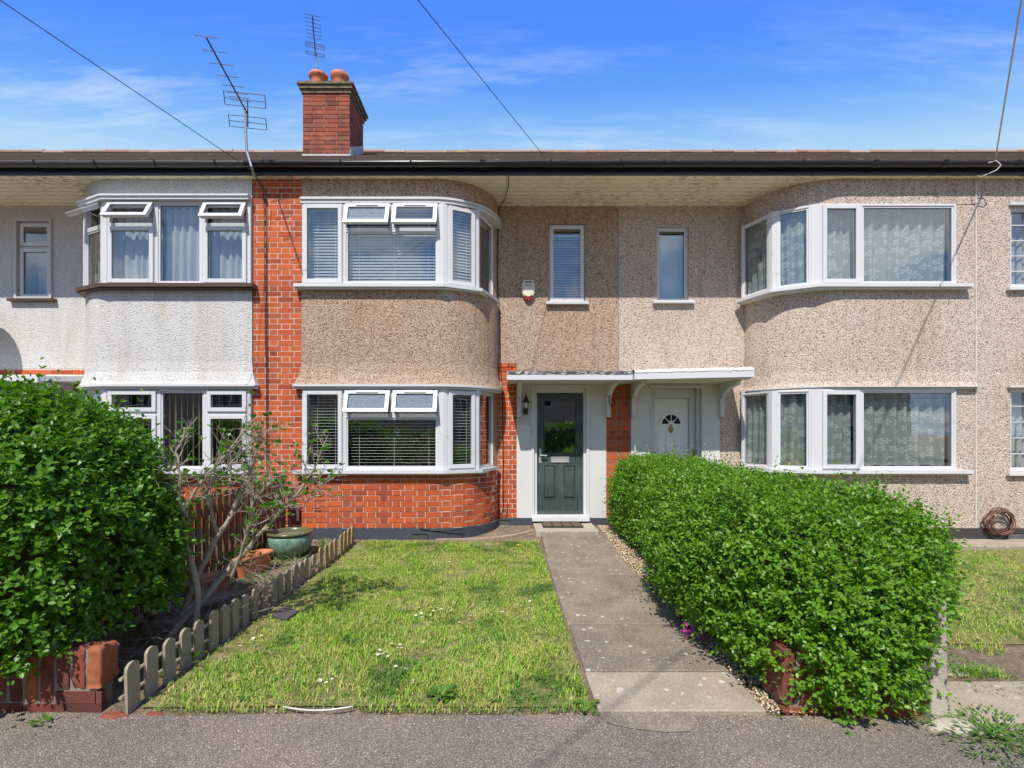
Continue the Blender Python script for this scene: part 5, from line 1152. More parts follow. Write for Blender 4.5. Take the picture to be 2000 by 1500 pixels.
trough(X(488, 5.2), 5.25, .46, .21, .21, R(70), 'ribbed terracotta trough beside the green bowl pot')
trough(X(400, 4.6), 4.6, .48, .24, .15, R(62), 'low orange trough nearest the thick stems of the bare shrub')
wire('garden_hose', [(X(450, 5.1), 5.1, .06), (X(415, 4.8), 4.85, .09), (X(375, 4.5), 4.55, .07), (X(335, 4.3), 4.3, .05), (X(300, 4.1), 4.1, .04)], .018, 'hose', 'teal garden hose between the pots and the big hedge', 'hose')
XP = -2.03
pk = [258, 297, 331, 364, 390, 417, 439, 460, 480, 499, 517, 534, 548, 562, 577, 589, 599, 610, 622, 633, 643, 653, 663, 670, 678, 685]
ed = thing('picket_edging', (XP, 4.6, 0), 'low weathered picket edging with rounded tops along the lawn', 'edging fence')
prevD = None; Ds = []
for i, p_ in enumerate(pk):
    D = F*(-XP)/(CX-p_)*(1.0+.0); Ds.append(D)
for i in range(len(Ds)):
    if i and Ds[i]-Ds[i-1] < .12: Ds[i] = Ds[i-1]+.125
for i, D in enumerate(Ds):
    h = .285-.055*min(1, (D-2.7)/2.8)+random.uniform(-.012, .012)
    if i >= 18: h += .035
    wd = .043; zg = gz(XP, D)-.02; lean = R(random.uniform(-3, 3)) if i != 17 else R(-17); n = 8
    xo = XP+random.uniform(-.006, .006)+(.02 if i >= 18 else 0)
    prof = [(-wd, 0), (wd, 0)]+[(wd*math.cos(math.pi*k/n), h-wd*.8+wd*.8*math.sin(math.pi*k/n)) for k in range(n+1)]
    mb = MB(); c_, s_ = math.cos(lean), math.sin(lean); m = len(prof)
    # boards face the house side/lawn at a slight angle so their broad face is seen
    pts = [(a*c_-b_*s_*.6, b_*c_+a*s_) for a, b_ in prof]; ca, sa = math.cos(R(52)), math.sin(R(52))
    def pp(a, y): return (xo+a*ca*.0+y, D+a, 0)
    mb.add([(xo+.009+.0, D+a, zg+b_) for a, b_ in pts]+[(xo-.009, D+a, zg+b_) for a, b_ in pts], [tuple(range(m)), tuple(range(m, 2*m))[::-1]]+[(k, (k+1) % m, m+(k+1) % m, m+k) for k in range(m)])
    mb.build('picket', 'picket_new' if i >= 18 else 'picket', ed, bevel=.003)
for zr in (.07, .17):
    mb = MB()
    for a, b_ in ((2.62, 4.1), (4.1, 5.48), (5.52, Ds[-1]+.05)): mb.tube([(XP-.018, a, zr+.01), (XP-.018, (a+b_)/2, zr+random.uniform(-.006, .012)), (XP-.018, b_, zr+(.03 if a > 5 else 0))], .010, 6)
    mb.build('rail', 'picket', ed)
xf = -2.985
bf = thing('picket_fence', (xf, 5.4, 0), 'tall brown stained picket fence between the two front gardens', 'fence')
mb = MB(); mb.box(xf-.045, xf+.045, 6.53, 6.62, -.1, .965); mb.build('fence_post', 'fence_brown', bf, bevel=.006)
mb = MB(); mb.box(xf-.045, xf+.045, 4.33, 4.42, -.1, .92); mb.build('fence_post', 'fence_brown', bf, bevel=.006)
y = 3.66; k = 0
while y < 6.5:
    if not (4.28 < y < 4.46):
        h = .90+random.uniform(-.008, .008); n = 8; wd = .036; prof = [(-wd, .04), (wd, .04)]+[(wd*math.cos(math.pi*j/n), h-wd+wd*math.sin(math.pi*j/n)) for j in range(n+1)]; m = len(prof)
        mb = MB(); mb.add([(xf+.052, y+a, b_) for a, b_ in prof]+[(xf+.034, y+a, b_) for a, b_ in prof], [tuple(range(m)), tuple(range(m, 2*m))[::-1]]+[(j, (j+1) % m, m+(j+1) % m, m+j) for j in range(m)]); mb.build('picket', 'fence_brown', bf, bevel=.003)
    y += .118; k += 1
for z in (.16, .68): mb = MB(); mb.box(xf-.03, xf+.030, 3.6, 4.325, z, z+.075); mb.box(xf-.03, xf+.030, 4.425, 6.525, z, z+.075); mb.build('rail', 'fence_brown', bf, bevel=.004)
# slate, white strip and bits
mb = MB(); mb.prism([(X(532, 4.0), 3.98), (X(566, 3.95), 3.90), (X(586, 4.1), 4.08), (X(556, 4.2), 4.18)], .0, .028); tag(mb.build('slate_slab', 'slate', bevel=.004), 'small dark slate slab lying in the lawn near the picket edging', 'slab')
wire('bent_strip', [(X(550+14*i, 2.64), 2.655-.045*math.sin(i/10*math.pi*.9), .018+.001*i) for i in range(11)], .0045, 'upvc_old', 'thin bent pale strip on the soil at the edge of the pavement', 'strip')

# ------------------------------------------------------------------ front garden walls
def lumpy(mb, x0, x1, y0, y1, z0, z1, amp, n=7):
    """a worn brick: a box whose faces and corners are broken by noise"""
    idx, vs, fs = {}, [], []
    def vid(i, j, k):
        if (i, j, k) not in idx:
            u = [(q/n-.5)*2 for q in (i, j, k)]; m_ = sum(abs(q)**22 for q in u)**(1/22); sc_ = 1/max(m_, 1e-6); u = [q*sc_*max(map(abs, u)) for q in u]
            p = Vector(((x0+x1)/2+(x1-x0)/2*u[0], (y0+y1)/2+(y1-y0)/2*u[1], (z0+z1)/2+(z1-z0)/2*u[2])); d = noise.noise(p*22)*amp+noise.noise(p*60)*amp*.4
            idx[(i, j, k)] = len(vs); vs.append(p+Vector(u)*(d-amp*.3))
        return idx[(i, j, k)]
    for a in range(n):
        for b_ in range(n):
            for e in (0, n):
                fs += [(vid(e, a, b_), vid(e, a+1, b_), vid(e, a+1, b_+1), vid(e, a, b_+1)), (vid(a, e, b_), vid(a+1, e, b_), vid(a+1, e, b_+1), vid(a, e, b_+1)), (vid(a, b_, e), vid(a+1, b_, e), vid(a+1, b_+1, e), vid(a, b_+1, e))]
    mb.add(vs, fs)
def garden_wall(x0, x1, y0, y1, label, seed, ztop, cut=False):
    t = thing('garden_wall', ((x0+x1)/2, (y0+y1)/2, 0), label, 'garden wall')
    mb = MB(); mb.box(x0+.03, x1-.03, y0+.004, y1-.006, -.05, ztop-.015); mb.build('mortar_joint', 'mortar_grey', t)
    mb = MB(); rnd = random.Random(seed)
    f, L = line_pos((x0, y0), (x1, y0)); s = 0
    mb2 = MB(); x = x0; zb_ = .095
    brick_rows(mb, f, 0, L, -.03, .03, seed=seed, bond='stretcher'); 
    if cut: brick_rows(mb, f, L-.25, L, .035, .105, seed=seed+1, bond='stretcher')
    x = x1
    while x > x0:
        w_ = .072; a = max(x-w_, x0); last = x == x1
        if x-.086 <= x0: a = x0
        zlo = .112 if (cut and x > x1-.25) else .035
        d = .0 if not last else .004
        
        if not (last and cut): lumpy(mb, a, x-.004, y0-.006-d, y1+.004, zlo, ztop+rnd.uniform(-.008, .004), .005)
        x -= .086
    bo = mb.build('brick_course', 'brick_old', t)
    if cut:
        mb = MB(); lumpy(mb, x1-.074, x1+.004, y0-.014, y1, .114, ztop+.004, .010); mb.build('end_brick', 'brick_end', t, smooth=True, label='orange broken brick at the end of the wall')
    return t
garden_wall(-6.0, X(199, 2.66), 2.66, 2.775, 'low wall of upright red bricks under the big left hedge', 3, .335, True)
garden_wall(X(1521, 2.66), X(1811, 2.62), 2.63, 2.84, 'low red brick wall hidden under the front of the clipped right hedge', 4, .34)
mb = MB(); a, b_ = X(1813, 2.58), X(1846, 2.58); mb.hexa([(a, 2.56, -.05), (b_, 2.56, -.05), (b_, 2.66, -.05), (a, 2.66, -.05), (a+.002, 2.565, .60), (b_-.004, 2.565, .61), (b_-.004, 2.655, .60), (a+.002, 2.655, .60)]); tag(mb.build('concrete_post', 'concrete', bevel=.006), 'rough concrete post at the right end of the clipped hedge', 'post')
mb = MB(); mb.lathe((X(1855, 2.5), 2.49, -.02), [(.14, 0), (.13, .03), (.08, .055), (0, .06)], 9, 1, .45); mb.lathe((X(1925, 2.47), 2.45, -.02), [(.09, 0), (.07, .03), (0, .04)], 7, 1, .4); tag(mb.build('cement_lump', 'step'), 'buff lump of cement at the foot of the concrete post', 'cement lump')
for px_, D, s_ in ((222, 2.60, .05), (300, 2.62, .035)): mb = MB(); mb.lathe((X(px_, D), D, -.01), [(s_*1.2, 0), (s_, s_*.3), (s_*.6, s_*.5), (0, s_*.45)], 5, 1.5, .7); tag(mb.build('brick_rubble', 'brick_old'), 'broken brick lump at the end of the left garden wall' if px_ == 222 else 'flat broken brick bit in the soil by the first picket', 'rubble')

# ------------------------------------------------------------------ vegetation
LV = np.array([(0, 0, 0), (.26, .30, .05), (.30, .62, .03), (0, 1, -.06), (-.30, .62, .03), (-.26, .30, .05), (0, .32, -.02), (0, .65, -.03)], float)
LF = [(0, 1, 6), (1, 2, 7, 6), (2, 3, 7), (0, 6, 5), (6, 7, 4, 5), (7, 3, 4)]
def leaf_array(P, Dv, Nv, S, asp=1.0):
    """P base points, Dv leaf directions, Nv approx leaf normals, S sizes -> stacked vertices"""
    Dv = Dv/np.linalg.norm(Dv, axis=1)[:, None]; Xv = np.cross(Dv, Nv); Xv /= np.linalg.norm(Xv, axis=1)[:, None]+1e-9; Zv = np.cross(Xv, Dv)
    L = LV*np.array([asp, 1, 1]); out = P[:, None, :]+S[:, None, None]*(L[None, :, 0:1]*Xv[:, None, :]+L[None, :, 1:2]*Dv[:, None, :]+L[None, :, 2:3]*Zv[:, None, :])
    return out.reshape(-1, 3)
def hedge(name, surf, nsprig, leafs, size, mat, label, core_in=.17, res=(60, 30), per=(5, 9), length=(.05, .13), stray=.04, up=.35):
    """surf(s,t,inset) -> Vector on the clipped surface; s along the hedge, t round the section"""
    root = thing(name, tuple(surf(.5, .5, .3)*1.0-Vector((0, 0, (surf(.5, .5, .3)).z))), label, 'hedge')
    ns, nt = res; G_ = np.array([[surf(i/ns, j/nt, 0) for j in range(nt+1)] for i in range(ns+1)])
    a = (G_[1:, :-1]-G_[:-1, :-1]+G_[1:, 1:]-G_[:-1, 1:])/2; b_ = (G_[:-1, 1:]-G_[:-1, :-1]+G_[1:, 1:]-G_[1:, :-1])/2; nr = np.cross(a, b_); ar = np.linalg.norm(nr, axis=2)+1e-9; nr = nr/ar[:, :, None]
    mid = (G_[1:, 1:]+G_[:-1, :-1])/2
    ai = np.clip(np.arange(ns), int(.07*ns)+1, int(.93*ns)-1); axisc = G_.mean(axis=1)[ai][:, None, :]*np.ones((1, nt, 1)); sgn = np.sign(((mid-axisc)*nr).sum(axis=2)); nr *= sgn[:, :, None]
    pr = (ar/ar.sum()).ravel(); ch = RNG.choice(len(pr), nsprig, p=pr); ii, jj = ch//nt, ch % nt; fu, fv = (RNG.random(nsprig)**np.where(ii == 0, .55, np.where(ii == ns-1, 1.6, 1.0)))[:, None], RNG.random(nsprig)[:, None]
    O = G_[ii, jj]*(1-fu)*(1-fv)+G_[ii+1, jj]*fu*(1-fv)+G_[ii, jj+1]*(1-fu)*fv+G_[ii+1, jj+1]*fu*fv; Nn = nr[ii, jj]
    inset = RNG.random(nsprig)**1.3*.15; lump = np.array([noise.noise(Vector(o*5.0)) for o in O])
    O = O-Nn*(inset-.05*lump-.01)[:, None]
    D = Nn*.9+RNG.normal(0, .55, (nsprig, 3))+np.array([0, 0, up]); D /= np.linalg.norm(D, axis=1)[:, None]
    Ls = RNG.uniform(*length, nsprig); st = RNG.random(nsprig) < stray; Ls[st] *= RNG.uniform(1.5, 2.6, st.sum()); D[st] = D[st]*.5+np.array([0, 0, .8])*(Nn[st, 2:3] > .4)+Nn[st]*.3; D /= np.linalg.norm(D, axis=1)[:, None]
    Ps, Ds_, Ns_, Ss = [], [], [], []; TW = []
    for k in range(nsprig):
        n = int(RNG.integers(*per)*(1.6 if st[k] else 1)); d = D[k]; ref = np.cross(d, RNG.normal(size=3)); ref /= np.linalg.norm(ref); r2 = np.cross(d, ref)
        for i in range(n):
            tt = (i//2*2+1)/n; ph = (i % 2)*np.pi+(i//2)*1.6; side = ref*np.cos(ph)+r2*np.sin(ph)
            Ps.append(O[k]+d*Ls[k]*tt); dd = side*1.0+d*(.35+.9*tt)+RNG.normal(0, .2, 3); Ds_.append(dd)
            Ns_.append(d*1.0+np.array([0, 0, .9])+RNG.normal(0, .25, 3)); Ss.append(size*(1.15-.45*tt)*RNG.uniform(.75, 1.2))
    V = leaf_array(np.array(Ps), np.array(Ds_), np.array(Ns_), np.array(Ss), leafs)
    npmesh('foliage', V, LF, 8, mat, root)
    # stems of the outer sprigs and a solid dark core standing in for the shaded inside
    k = np.where(st)[0][:1500]; w_ = .0016; V = []
    for i in k:
        a_, b2 = O[i]-D[i]*.05, O[i]+D[i]*Ls[i]; s_ = np.cross(D[i], [0.3, .2, 1]); s_ = s_/np.linalg.norm(s_)*w_; t_ = np.cross(D[i], s_); V += [a_-s_, a_+s_*.5+t_, a_+s_*.5-t_, b2]
    if V: npmesh('sprig_stem', np.array(V), [(0, 1, 3), (1, 2, 3), (2, 0, 3)], 4, 'twig', root)['kind'] = 'stuff'
    mb = MB(); q = []
    for i in range(ns+1):
        for j in range(nt+1): p = surf(i/ns, j/nt, core_in); q.append((p[0]+.03*noise.noise(Vector(p)*9), p[1]+.03*noise.noise(Vector(p)*9+Vector((5, 0, 0))), p[2]+.02*noise.noise(Vector(p)*9)))
    mb.add(q, [(i*(nt+1)+j, i*(nt+1)+j+1, (i+1)*(nt+1)+j+1, (i+1)*(nt+1)+j) for i in range(ns) for j in range(nt)]); mb.build('shaded_core', 'twig', root)  # closed shell blocking the view through; its dark colour stands for inner shade
    return root
def sec(t, p=.5):
    """superellipse section from lower left over the top to lower right: t 0..1 -> (-1..1, 0..1)"""
    a = math.pi*(1.12-1.24*t); c, s = math.cos(a), math.sin(a)
    return math.copysign(abs(c)**p, c), math.copysign(abs(s)**p, s)
def lerpt(tab, v):
    for (a, x), (b_, y) in zip(tab, tab[1:]):
        if v <= b_: f_ = (v-a)/(b_-a); return [p+(q-p)*f_ for p, q in zip(x, y)]
    return tab[-1][1]
def surfR(s, t, inset):
    # table: depth -> (left x, right x, top z, bottom z)
    y = 2.47+4.9*s
    xl, xr, zt_, zb_ = lerpt([(2.47, (1.54, 2.26, .95, .28)), (2.8, (1.40, 2.62, 1.01, .22)), (3.6, (1.27, 2.72, 1.05, .12)), (4.3, (1.29, 2.66, 1.09, .10)), (4.75, (1.40, 2.56, 1.11, .10)), (5.1, (1.60, 2.50, 1.12, .10)), (6.0, (1.60, 2.46, 1.14, .10)), (7.4, (1.49, 2.40, 1.16, .12))], y)
    c, z = sec(t, .42); e = (1-abs(2*s-1)**12)**(1/4) if 0 < s < 1 else 0
    e = max(e, 0); cx = (xl+xr)/2; hw = (xr-xl)/2-inset; zc_ = (zt_+zb_)/2
    hh = (zt_-.10)-inset
    x = cx+hw*c*e*(1 if z > 0 else 1+.5*z); 
    # bulge: widest at two thirds height
    zz_ = .10+(z*hh if z >= 0 else z*.12)*(.15+.85*e)
    q_ = .62 if y < 3 else .80
    q_ = q_ if c > 0 or y > 3.2 else .93
    if zz_ < .6: x = cx+(x-cx)*(q_+(1-q_)*max(0, zz_)/.6)
    yy = 2.47+inset+(4.9-2*inset)*s
    if y < 2.9: zz_ += .14*max(0, min(1, (x-1.9)/.4))*max(0, 1-zz_/.5);
    n = noise.noise(Vector((x*1.6, y*1.6, zz_*1.6+3)))*.09
    return Vector((x+c*n, yy-(n if s < .06 else 0), max(.04, zz_+max(0, z)*n*.8)))
hedge('privet_hedge', surfR, 22000, .95, .035, 'leaf_b', 'clipped bright green hedge running beside the garden path', res=(90, 40), stray=.05)
def surfL(s, t, inset):
    x = -6.2+3.93*s
    y0, y1, zt_ = lerpt([(-6.2, (2.52, 4.0, 1.76)), (-3.2, (2.49, 4.0, 1.71)), (-2.8, (2.46, 3.9, 1.66)), (-2.5, (2.44, 3.8, 1.55)), (-2.36, (2.47, 3.7, 1.44)), (-2.2, (2.60, 3.6, 1.25))], x)
    c, z = sec(t, .42); e = max(0, (1-s**18))**(1/2.6) if s < 1 else 0
    cy = (y0+y1)/2; hw = (y1-y0)/2-inset; zb_ = .27+(.13*max(0, min(1, (x+2.6)/.3)))*(x < -1); hh = zt_-zb_-inset
    zz_ = zb_+(z*hh if z >= 0 else z*.12)*(.30+.70*e)
    bul = 1.0 if zz_ > .6 else .93+.07*zz_/.6
    yy = cy+hw*c*e*bul; n = noise.noise(Vector((x*1.5, yy*1.5, zz_*1.5)))*.10
    xx = -6.2+(3.93-inset)*s
    if s > .9: xx -= .16*max(0, (.75-zz_))*((s-.9)/.1)
    return Vector((xx+(n if s > .93 else 0), yy+c*n, zz_+max(0, z)*n*.8))
hedge('privet_hedge', surfL, 16000, .95, .046, 'leaf_a', 'tall dark green hedge at the left behind the low brick wall', res=(90, 40), stray=.035, length=(.06, .15))

# bare shrub with young leaves
sh = thing('bare_shrub', (-2.38, 3.55, 0), 'leaning shrub with pale bare branches and tufts of young leaves', 'shrub')
def P(px, py, D): return Vector((X(px, D), D, Z(py, D)))
limbs = [
 [(322, 1262, 3.42, .030), (345, 1225, 3.5, .030), (395, 1175, 3.62, .026), (440, 1120, 3.72, .024), (480, 1075, 3.8, .022), (520, 1030, 3.85, .020), (560, 985, 3.9, .018), (592, 950, 3.9, .016), (615, 915, 3.9, .010), (628, 880, 3.9, .005)],
 [(335, 1255, 3.55, .032), (368, 1165, 3.65, .030), (392, 1110, 3.7, .028), (425, 1048, 3.75, .026), (448, 1010, 3.8, .023), (470, 960, 3.85, .017), (490, 915, 3.85, .013), (505, 870, 3.85, .009), (515, 810, 3.85, .004)],
 [(380, 1235, 3.5, .030), (388, 1160, 3.5, .028), (372, 1085, 3.5, .026), (357, 1030, 3.5, .022), (368, 980, 3.5, .018), (392, 940, 3.5, .014), (430, 900, 3.55, .011), (470, 850, 3.6, .008), (500, 815, 3.6, .004)],
 [(425, 1048, 3.75, .022), (412, 1000, 3.7, .017), (404, 962, 3.7, .014), (425, 930, 3.7, .012), (455, 900, 3.75, .010), (478, 880, 3.75, .008), (505, 850, 3.8, .004)],
 [(357, 1030, 3.5, .020), (348, 975, 3.45, .016), (352, 930, 3.45, .013), (345, 880, 3.45, .010), (362, 845, 3.45, .007), (385, 815, 3.45, .004)],
 [(448, 1140, 3.7, .017), (470, 1080, 3.65, .014), (487, 1030, 3.6, .011), (492, 985, 3.6, .009), (518, 955, 3.6, .006), (530, 930, 3.6, .003)],
 [(448, 1010, 3.8, .016), (462, 975, 3.9, .013), (450, 935, 3.95, .010), (452, 905, 3.95, .008), (480, 895, 3.95, .007), (500, 880, 3.95, .004)],
 [(560, 985, 3.9, .010), (590, 990, 3.95, .008), (615, 965, 3.95, .005), (625, 945, 3.95, .003)],
 [(487, 1030, 3.6, .008), (515, 1020, 3.6, .006), (545, 1000, 3.6, .004), (560, 985, 3.6, .002)],
 [(340, 1250, 3.6, .026), (360, 1200, 3.9, .024), (400, 1160, 4.1, .020), (440, 1110, 4.2, .014), (455, 1080, 4.2, .008)],
]
mb = MB(); tips = []
rnd = random.Random(21)
def twig(mb, p, d, L, r, depth):
    pts = [p]; q = p.copy(); dd = d.normalized(); n = 4
    for i in range(n): dd = (dd+Vector((rnd.gauss(0, .20), rnd.gauss(0, .16), rnd.gauss(.0, .16)))).normalized(); q = q+dd*L/n; pts.append(q.copy())
    mb.tube(pts, [r*(1-.75*i/n) for i in range(n+1)], 4)
    if depth > 0:
        for k in range(rnd.randint(2, 4)):
            i = rnd.randint(1, n); e = (dd+Vector((rnd.gauss(0, .7), rnd.gauss(0, .5), rnd.gauss(.12, .5)))).normalized(); twig(mb, pts[i], e, L*rnd.uniform(.35, .65), r*.6, depth-1)
    tips.append((q, dd))
mt = MB()
for L in limbs:
    pts = [P(a, b_, D) for a, b_, D, r in L]; rs = [r for *_, r in L]
    rs = [r*.74 for r in rs]; fine, fr_ = [], []
    for i in range(len(pts)-1):
        for k in range(3): t_ = k/3; v = pts[i].lerp(pts[i+1], t_); fine.append(v+Vector((rnd.gauss(0, .004), rnd.gauss(0, .006), rnd.gauss(0, .004)))); fr_.append((rs[i]*(1-t_)+rs[i+1]*t_)*rnd.uniform(.9, 1.15))
    fine.append(pts[-1]); fr_.append(rs[-1]); mb.tube(fine, fr_, 8)
    for i, (v, r) in enumerate(zip(fine, fr_)):
        if r < .019 and i > 3:
            for k in range((3 if v.z < 1.1 else 2) if r < .012 else 1):
                if v.z > 1.50: continue
                dr = (fine[min(i+1, len(fine)-1)]-fine[i-1]).normalized(); twig(mt, v, dr*.5+Vector((rnd.gauss(.1, .55), rnd.gauss(0, .4), rnd.gauss(.32, .45))), rnd.uniform(.10, .24), .0042, 1 if rnd.random() < .75 else 2)
mb.build('branch', 'bark', sh, smooth=True); mt.build('twigs', 'bark', sh)
Ps, Dd, Nn, Ss = [], [], [], []
for q, d in tips:
    if rnd.random() < .24:
        for k in range(rnd.randint(3, 6)):
            a = k*2.4+rnd.random(); s = Vector((math.cos(a), math.sin(a), .6)); Ps.append(q); Dd.append(s+d*.7); Nn.append(d*-1+Vector((0, 0, 1.5))); Ss.append(rnd.uniform(.022, .042))
npmesh('young_leaves', leaf_array(np.array([tuple(v) for v in Ps]), np.array([tuple(v) for v in Dd]), np.array([tuple(v) for v in Nn]), np.array(Ss), 1.1), LF, 8, 'leaf_c', sh)
# dry twigs and logs at the shrub foot
for i, (a, b_, r, lb) in enumerate((((285, 1205, 3.9), (372, 1180, 4.2), .045, 'thick grey log lying behind the bare shrub stems'), ((270, 1235, 3.65), (345, 1228, 3.75), .035, 'short grey log at the edge of the big hedge'), ((330, 1195, 3.9), (455, 1140, 4.4), .032, 'long rotting branch lying towards the terracotta troughs'))):
    p0, p1 = P(*a), P(*b_); p0.z = p1.z = r+.01; mb = MB(); mb.tube([p0, p0.lerp(p1, .5)+Vector((0, 0, .01)), p1], [r, r*1.05, r*.85], 10); tag(mb.build('log', 'log', smooth=True), lb, 'log')
mt = MB(); tips2 = tips; tips = []
for k in range(150): p = Vector((random.uniform(-2.9, -2.1), random.uniform(3.1, 5.2), .02)); twig(mt, p, Vector((rnd.gauss(0, 1), rnd.gauss(0, 1), .35+rnd.random()*.5)), rnd.uniform(.15, .4), .003, 1)
tag(mt.build('dry_twigs', 'bark'), 'tangle of dry twigs on the soil behind the picket edging', 'twigs', kind='stuff')

# ground weeds
def rosette(name, x, y, n, size, mat, label, group=None, spread=.05, h=.03, cat='weed', asp=.9, upr=.5):
    z = gz(x, y) if y > 2.63 else .0
    Ps, Dd, Nn, Ss = [], [], [], []
    for k in range(n): a = random.uniform(0, 6.28); r = random.uniform(0, spread); Ps.append((x+r*math.cos(a), y+r*math.sin(a), z+random.uniform(0, h))); Dd.append((math.cos(a), math.sin(a), random.uniform(.1, 1)*upr)); Nn.append((0, 0, 1)); Ss.append(size*random.uniform(.6, 1.2))
    return tag(npmesh(name, leaf_array(np.array(Ps, float), np.array(Dd, float), np.array(Nn, float), np.array(Ss), asp), LF, 8, mat), label, cat, group)
rosette('broadleaf_weed', X(862, 2.75), 2.80, 26, .075, 'weed', 'broad leaved weed at the front of the lawn', spread=.05)
rosette('broadleaf_weed', X(1150, 2.66), 2.66, 16, .045, 'weed', 'small leafy weed at the corner of path and pavement')
rosette('broadleaf_weed', X(95, 2.53), 2.53, 14, .05, 'weed', 'small weed growing out of the pavement by the left wall', upr=1.2, asp=.6)
rosette('garden_weed', X(618, 5.9), 6.15, 90, .05, 'weed', 'leafy weed between the green bowl pot and the plinth', spread=.10, h=.16, upr=1.2)
rosette('garden_weed', X(500, 5.7), 5.75, 70, .04, 'weed', 'low weed between the fence and the terracotta trough', spread=.12, h=.12, upr=1.2)
rosette('garden_weed', X(330, 3.1), 3.2, 50, .09, 'weed', 'long leaved weed at the foot of the nearest pickets', spread=.14, h=.06, upr=1.4, asp=.35)
rosette('spreading_weed', X(1960, 2.36), 2.40, 900, .032, 'weed', 'spreading green weed on the kerb at the lower right edge', spread=.30, h=.045, asp=.5, upr=.5)['kind'] = 'stuff'
rosette('spreading_weed', X(1890, 3.0), 3.07, 500, .03, 'weed', 'strip of short green weed between two path slabs at the right', spread=.30, h=.02, asp=.3, upr=1.0)['kind'] = 'stuff'
mt = []; 
Ps, Dd, Nn, Ss = [], [], [], []
for k in range(620):
    x = random.uniform(-2.95, -2.08); y = random.uniform(2.9, 6.4); z = gz(x, y)
    if noise.noise(Vector((x*3, y*3, 0))) < -.05: continue
    for j in range(5): a = random.uniform(0, 6.28); Ps.append((x, y, z+.005)); Dd.append((math.cos(a), math.sin(a), random.uniform(.2, 1.2))); Nn.append((0, 0, 1)); Ss.append(random.uniform(.02, .05))
for k in range(430):
    x = random.uniform(-2.0, .47); y = random.uniform(2.72, 3.1) if k % 3 == 0 else random.uniform(2.7, 4.4); z = gz(x, y)
    if noise.noise(Vector((x*2, y*2, 7))) < .0: continue
    for j in range(5): a = random.uniform(0, 6.28); Ps.append((x, y, z+.004)); Dd.append((math.cos(a), math.sin(a), random.uniform(.1, .7))); Nn.append((0, 0, 1)); Ss.append(random.uniform(.015, .04))
for k in range(160):
    x = 1.42+abs(random.gauss(0, .09)); y = random.uniform(2.7, 7.2)
    for j in range(4): a = random.uniform(0, 6.28); Ps.append((x, y, gz(x, y)+.01)); Dd.append((math.cos(a), math.sin(a), random.uniform(.2, 1))); Nn.append((0, 0, 1)); Ss.append(random.uniform(.012, .03))
tag(npmesh('ground_cover', leaf_array(np.array(Ps), np.array(Dd), np.array(Nn), np.array(Ss), .7), LF, 8, 'weed'), 'small scattered weeds over the soil and lawn edges', 'weeds', kind='stuff')
# pink flowers under the hedge
Ps, Dd, Nn, Ss = [], [], [], []; fl = thing('pink_flowers', (1.34, 3.55, 0), 'clump of magenta flowers at the path edge under the clipped hedge', 'flowers')
mb = MB()
for (a, b_) in ((1336, 1230), (1345, 1233), (1352, 1228), (1357, 1240), (1362, 1235), (1370, 1246), (1374, 1232), (1350, 1222), (1340, 1218), (1375, 1225)):
    D = 3.5; c = P(a, b_, D)
    for k in range(5): q = k*1.256; mb.add([c, c+Vector((.012*math.cos(q-.4), -.004, .012*math.sin(q-.4))), c+Vector((.019*math.cos(q), -.007, .019*math.sin(q))), c+Vector((.012*math.cos(q+.4), -.004, .012*math.sin(q+.4)))], [(0, 1, 2, 3)])
    mb.tube([c+Vector((0, .004, 0)), Vector((c.x+.02, D+.03, 0.01))], .0015, 4)
mb.build('blossoms', 'petal_pink', fl)
# daisies: one of them, then copies
def daisy():
    vs, fs = [], []; n = 12
    for k in range(n): a = 2*math.pi*k/n; vs += [(.003*math.cos(a-.2), .003*math.sin(a-.2), .028), (.011*math.cos(a-.2), .011*math.sin(a-.2), .031), (.011*math.cos(a+.2), .011*math.sin(a+.2), .031), (.003*math.cos(a+.2), .003*math.sin(a+.2), .028)]; fs.append(tuple(range(k*4, k*4+4)))
    return vs, fs
vs, fs = daisy(); me = bpy.data.meshes.new('daisy'); me.from_pydata(vs, [], fs); me.materials.append(M['petal_white'])
mb = MB(); mb.lathe((0, 0, .029), [(.0045, 0), (.003, .003), (0, .004)], 8); mc = bpy.data.meshes.new('flower_centre'); mc.from_pydata(mb.v, [], mb.f); mc.materials.append(M['yellow'])
dz = bpy.data.objects.new('daisy', me); C.objects.link(dz); tag(dz, 'small white daisy flower in the lawn', 'daisy', 'daisies in the lawn'); cen = bpy.data.objects.new('flower_centre', mc); C.objects.link(cen); cen.parent = dz
spots = [(852, 1188), (858, 1190), (860, 1192), (846, 1196), (838, 1203), (868, 1195), (877, 1191), (882, 1194), (813, 1204), (822, 1200), (824, 1207), (818, 1187), (914, 1197), (918, 1203), (896, 1216), (950, 1179), (1033, 1189), (981, 1199), (1008, 1179), (1038, 1177), (764, 1259), (779, 1262), (778, 1268), (738, 1270), (748, 1279), (754, 1275), (757, 1281), (737, 1281), (729, 1290), (727, 1274), (784, 1267), (774, 1301), (791, 1306), (827, 1258), (808, 1330), (809, 1340), (622, 1329), (638, 1333), (648, 1329), (497, 1246), (495, 1252), (512, 1245), (535, 1245), (878, 1098), (963, 1096), (664, 1109), (603, 1135), (727, 1104), (1130, 1180), (500, 1256), (470, 1262)]
for i, (a, b_) in enumerate(spots):
    if a > 1060: continue
    d_ = dz if i == 0 else dz.copy()
    if i: C.objects.link(d_); c2 = cen.copy(); C.objects.link(c2); c2.parent = d_
    D = G(b_, .02); d_.location = (X(a, D), D, gz(X(a, D), D)); d_.rotation_euler = (random.uniform(-.1, .5), random.uniform(-.2, .2), random.uniform(0, 6)); s_ = random.uniform(.8, 1.25); d_.scale = (s_, s_, random.uniform(.7, 1.2))
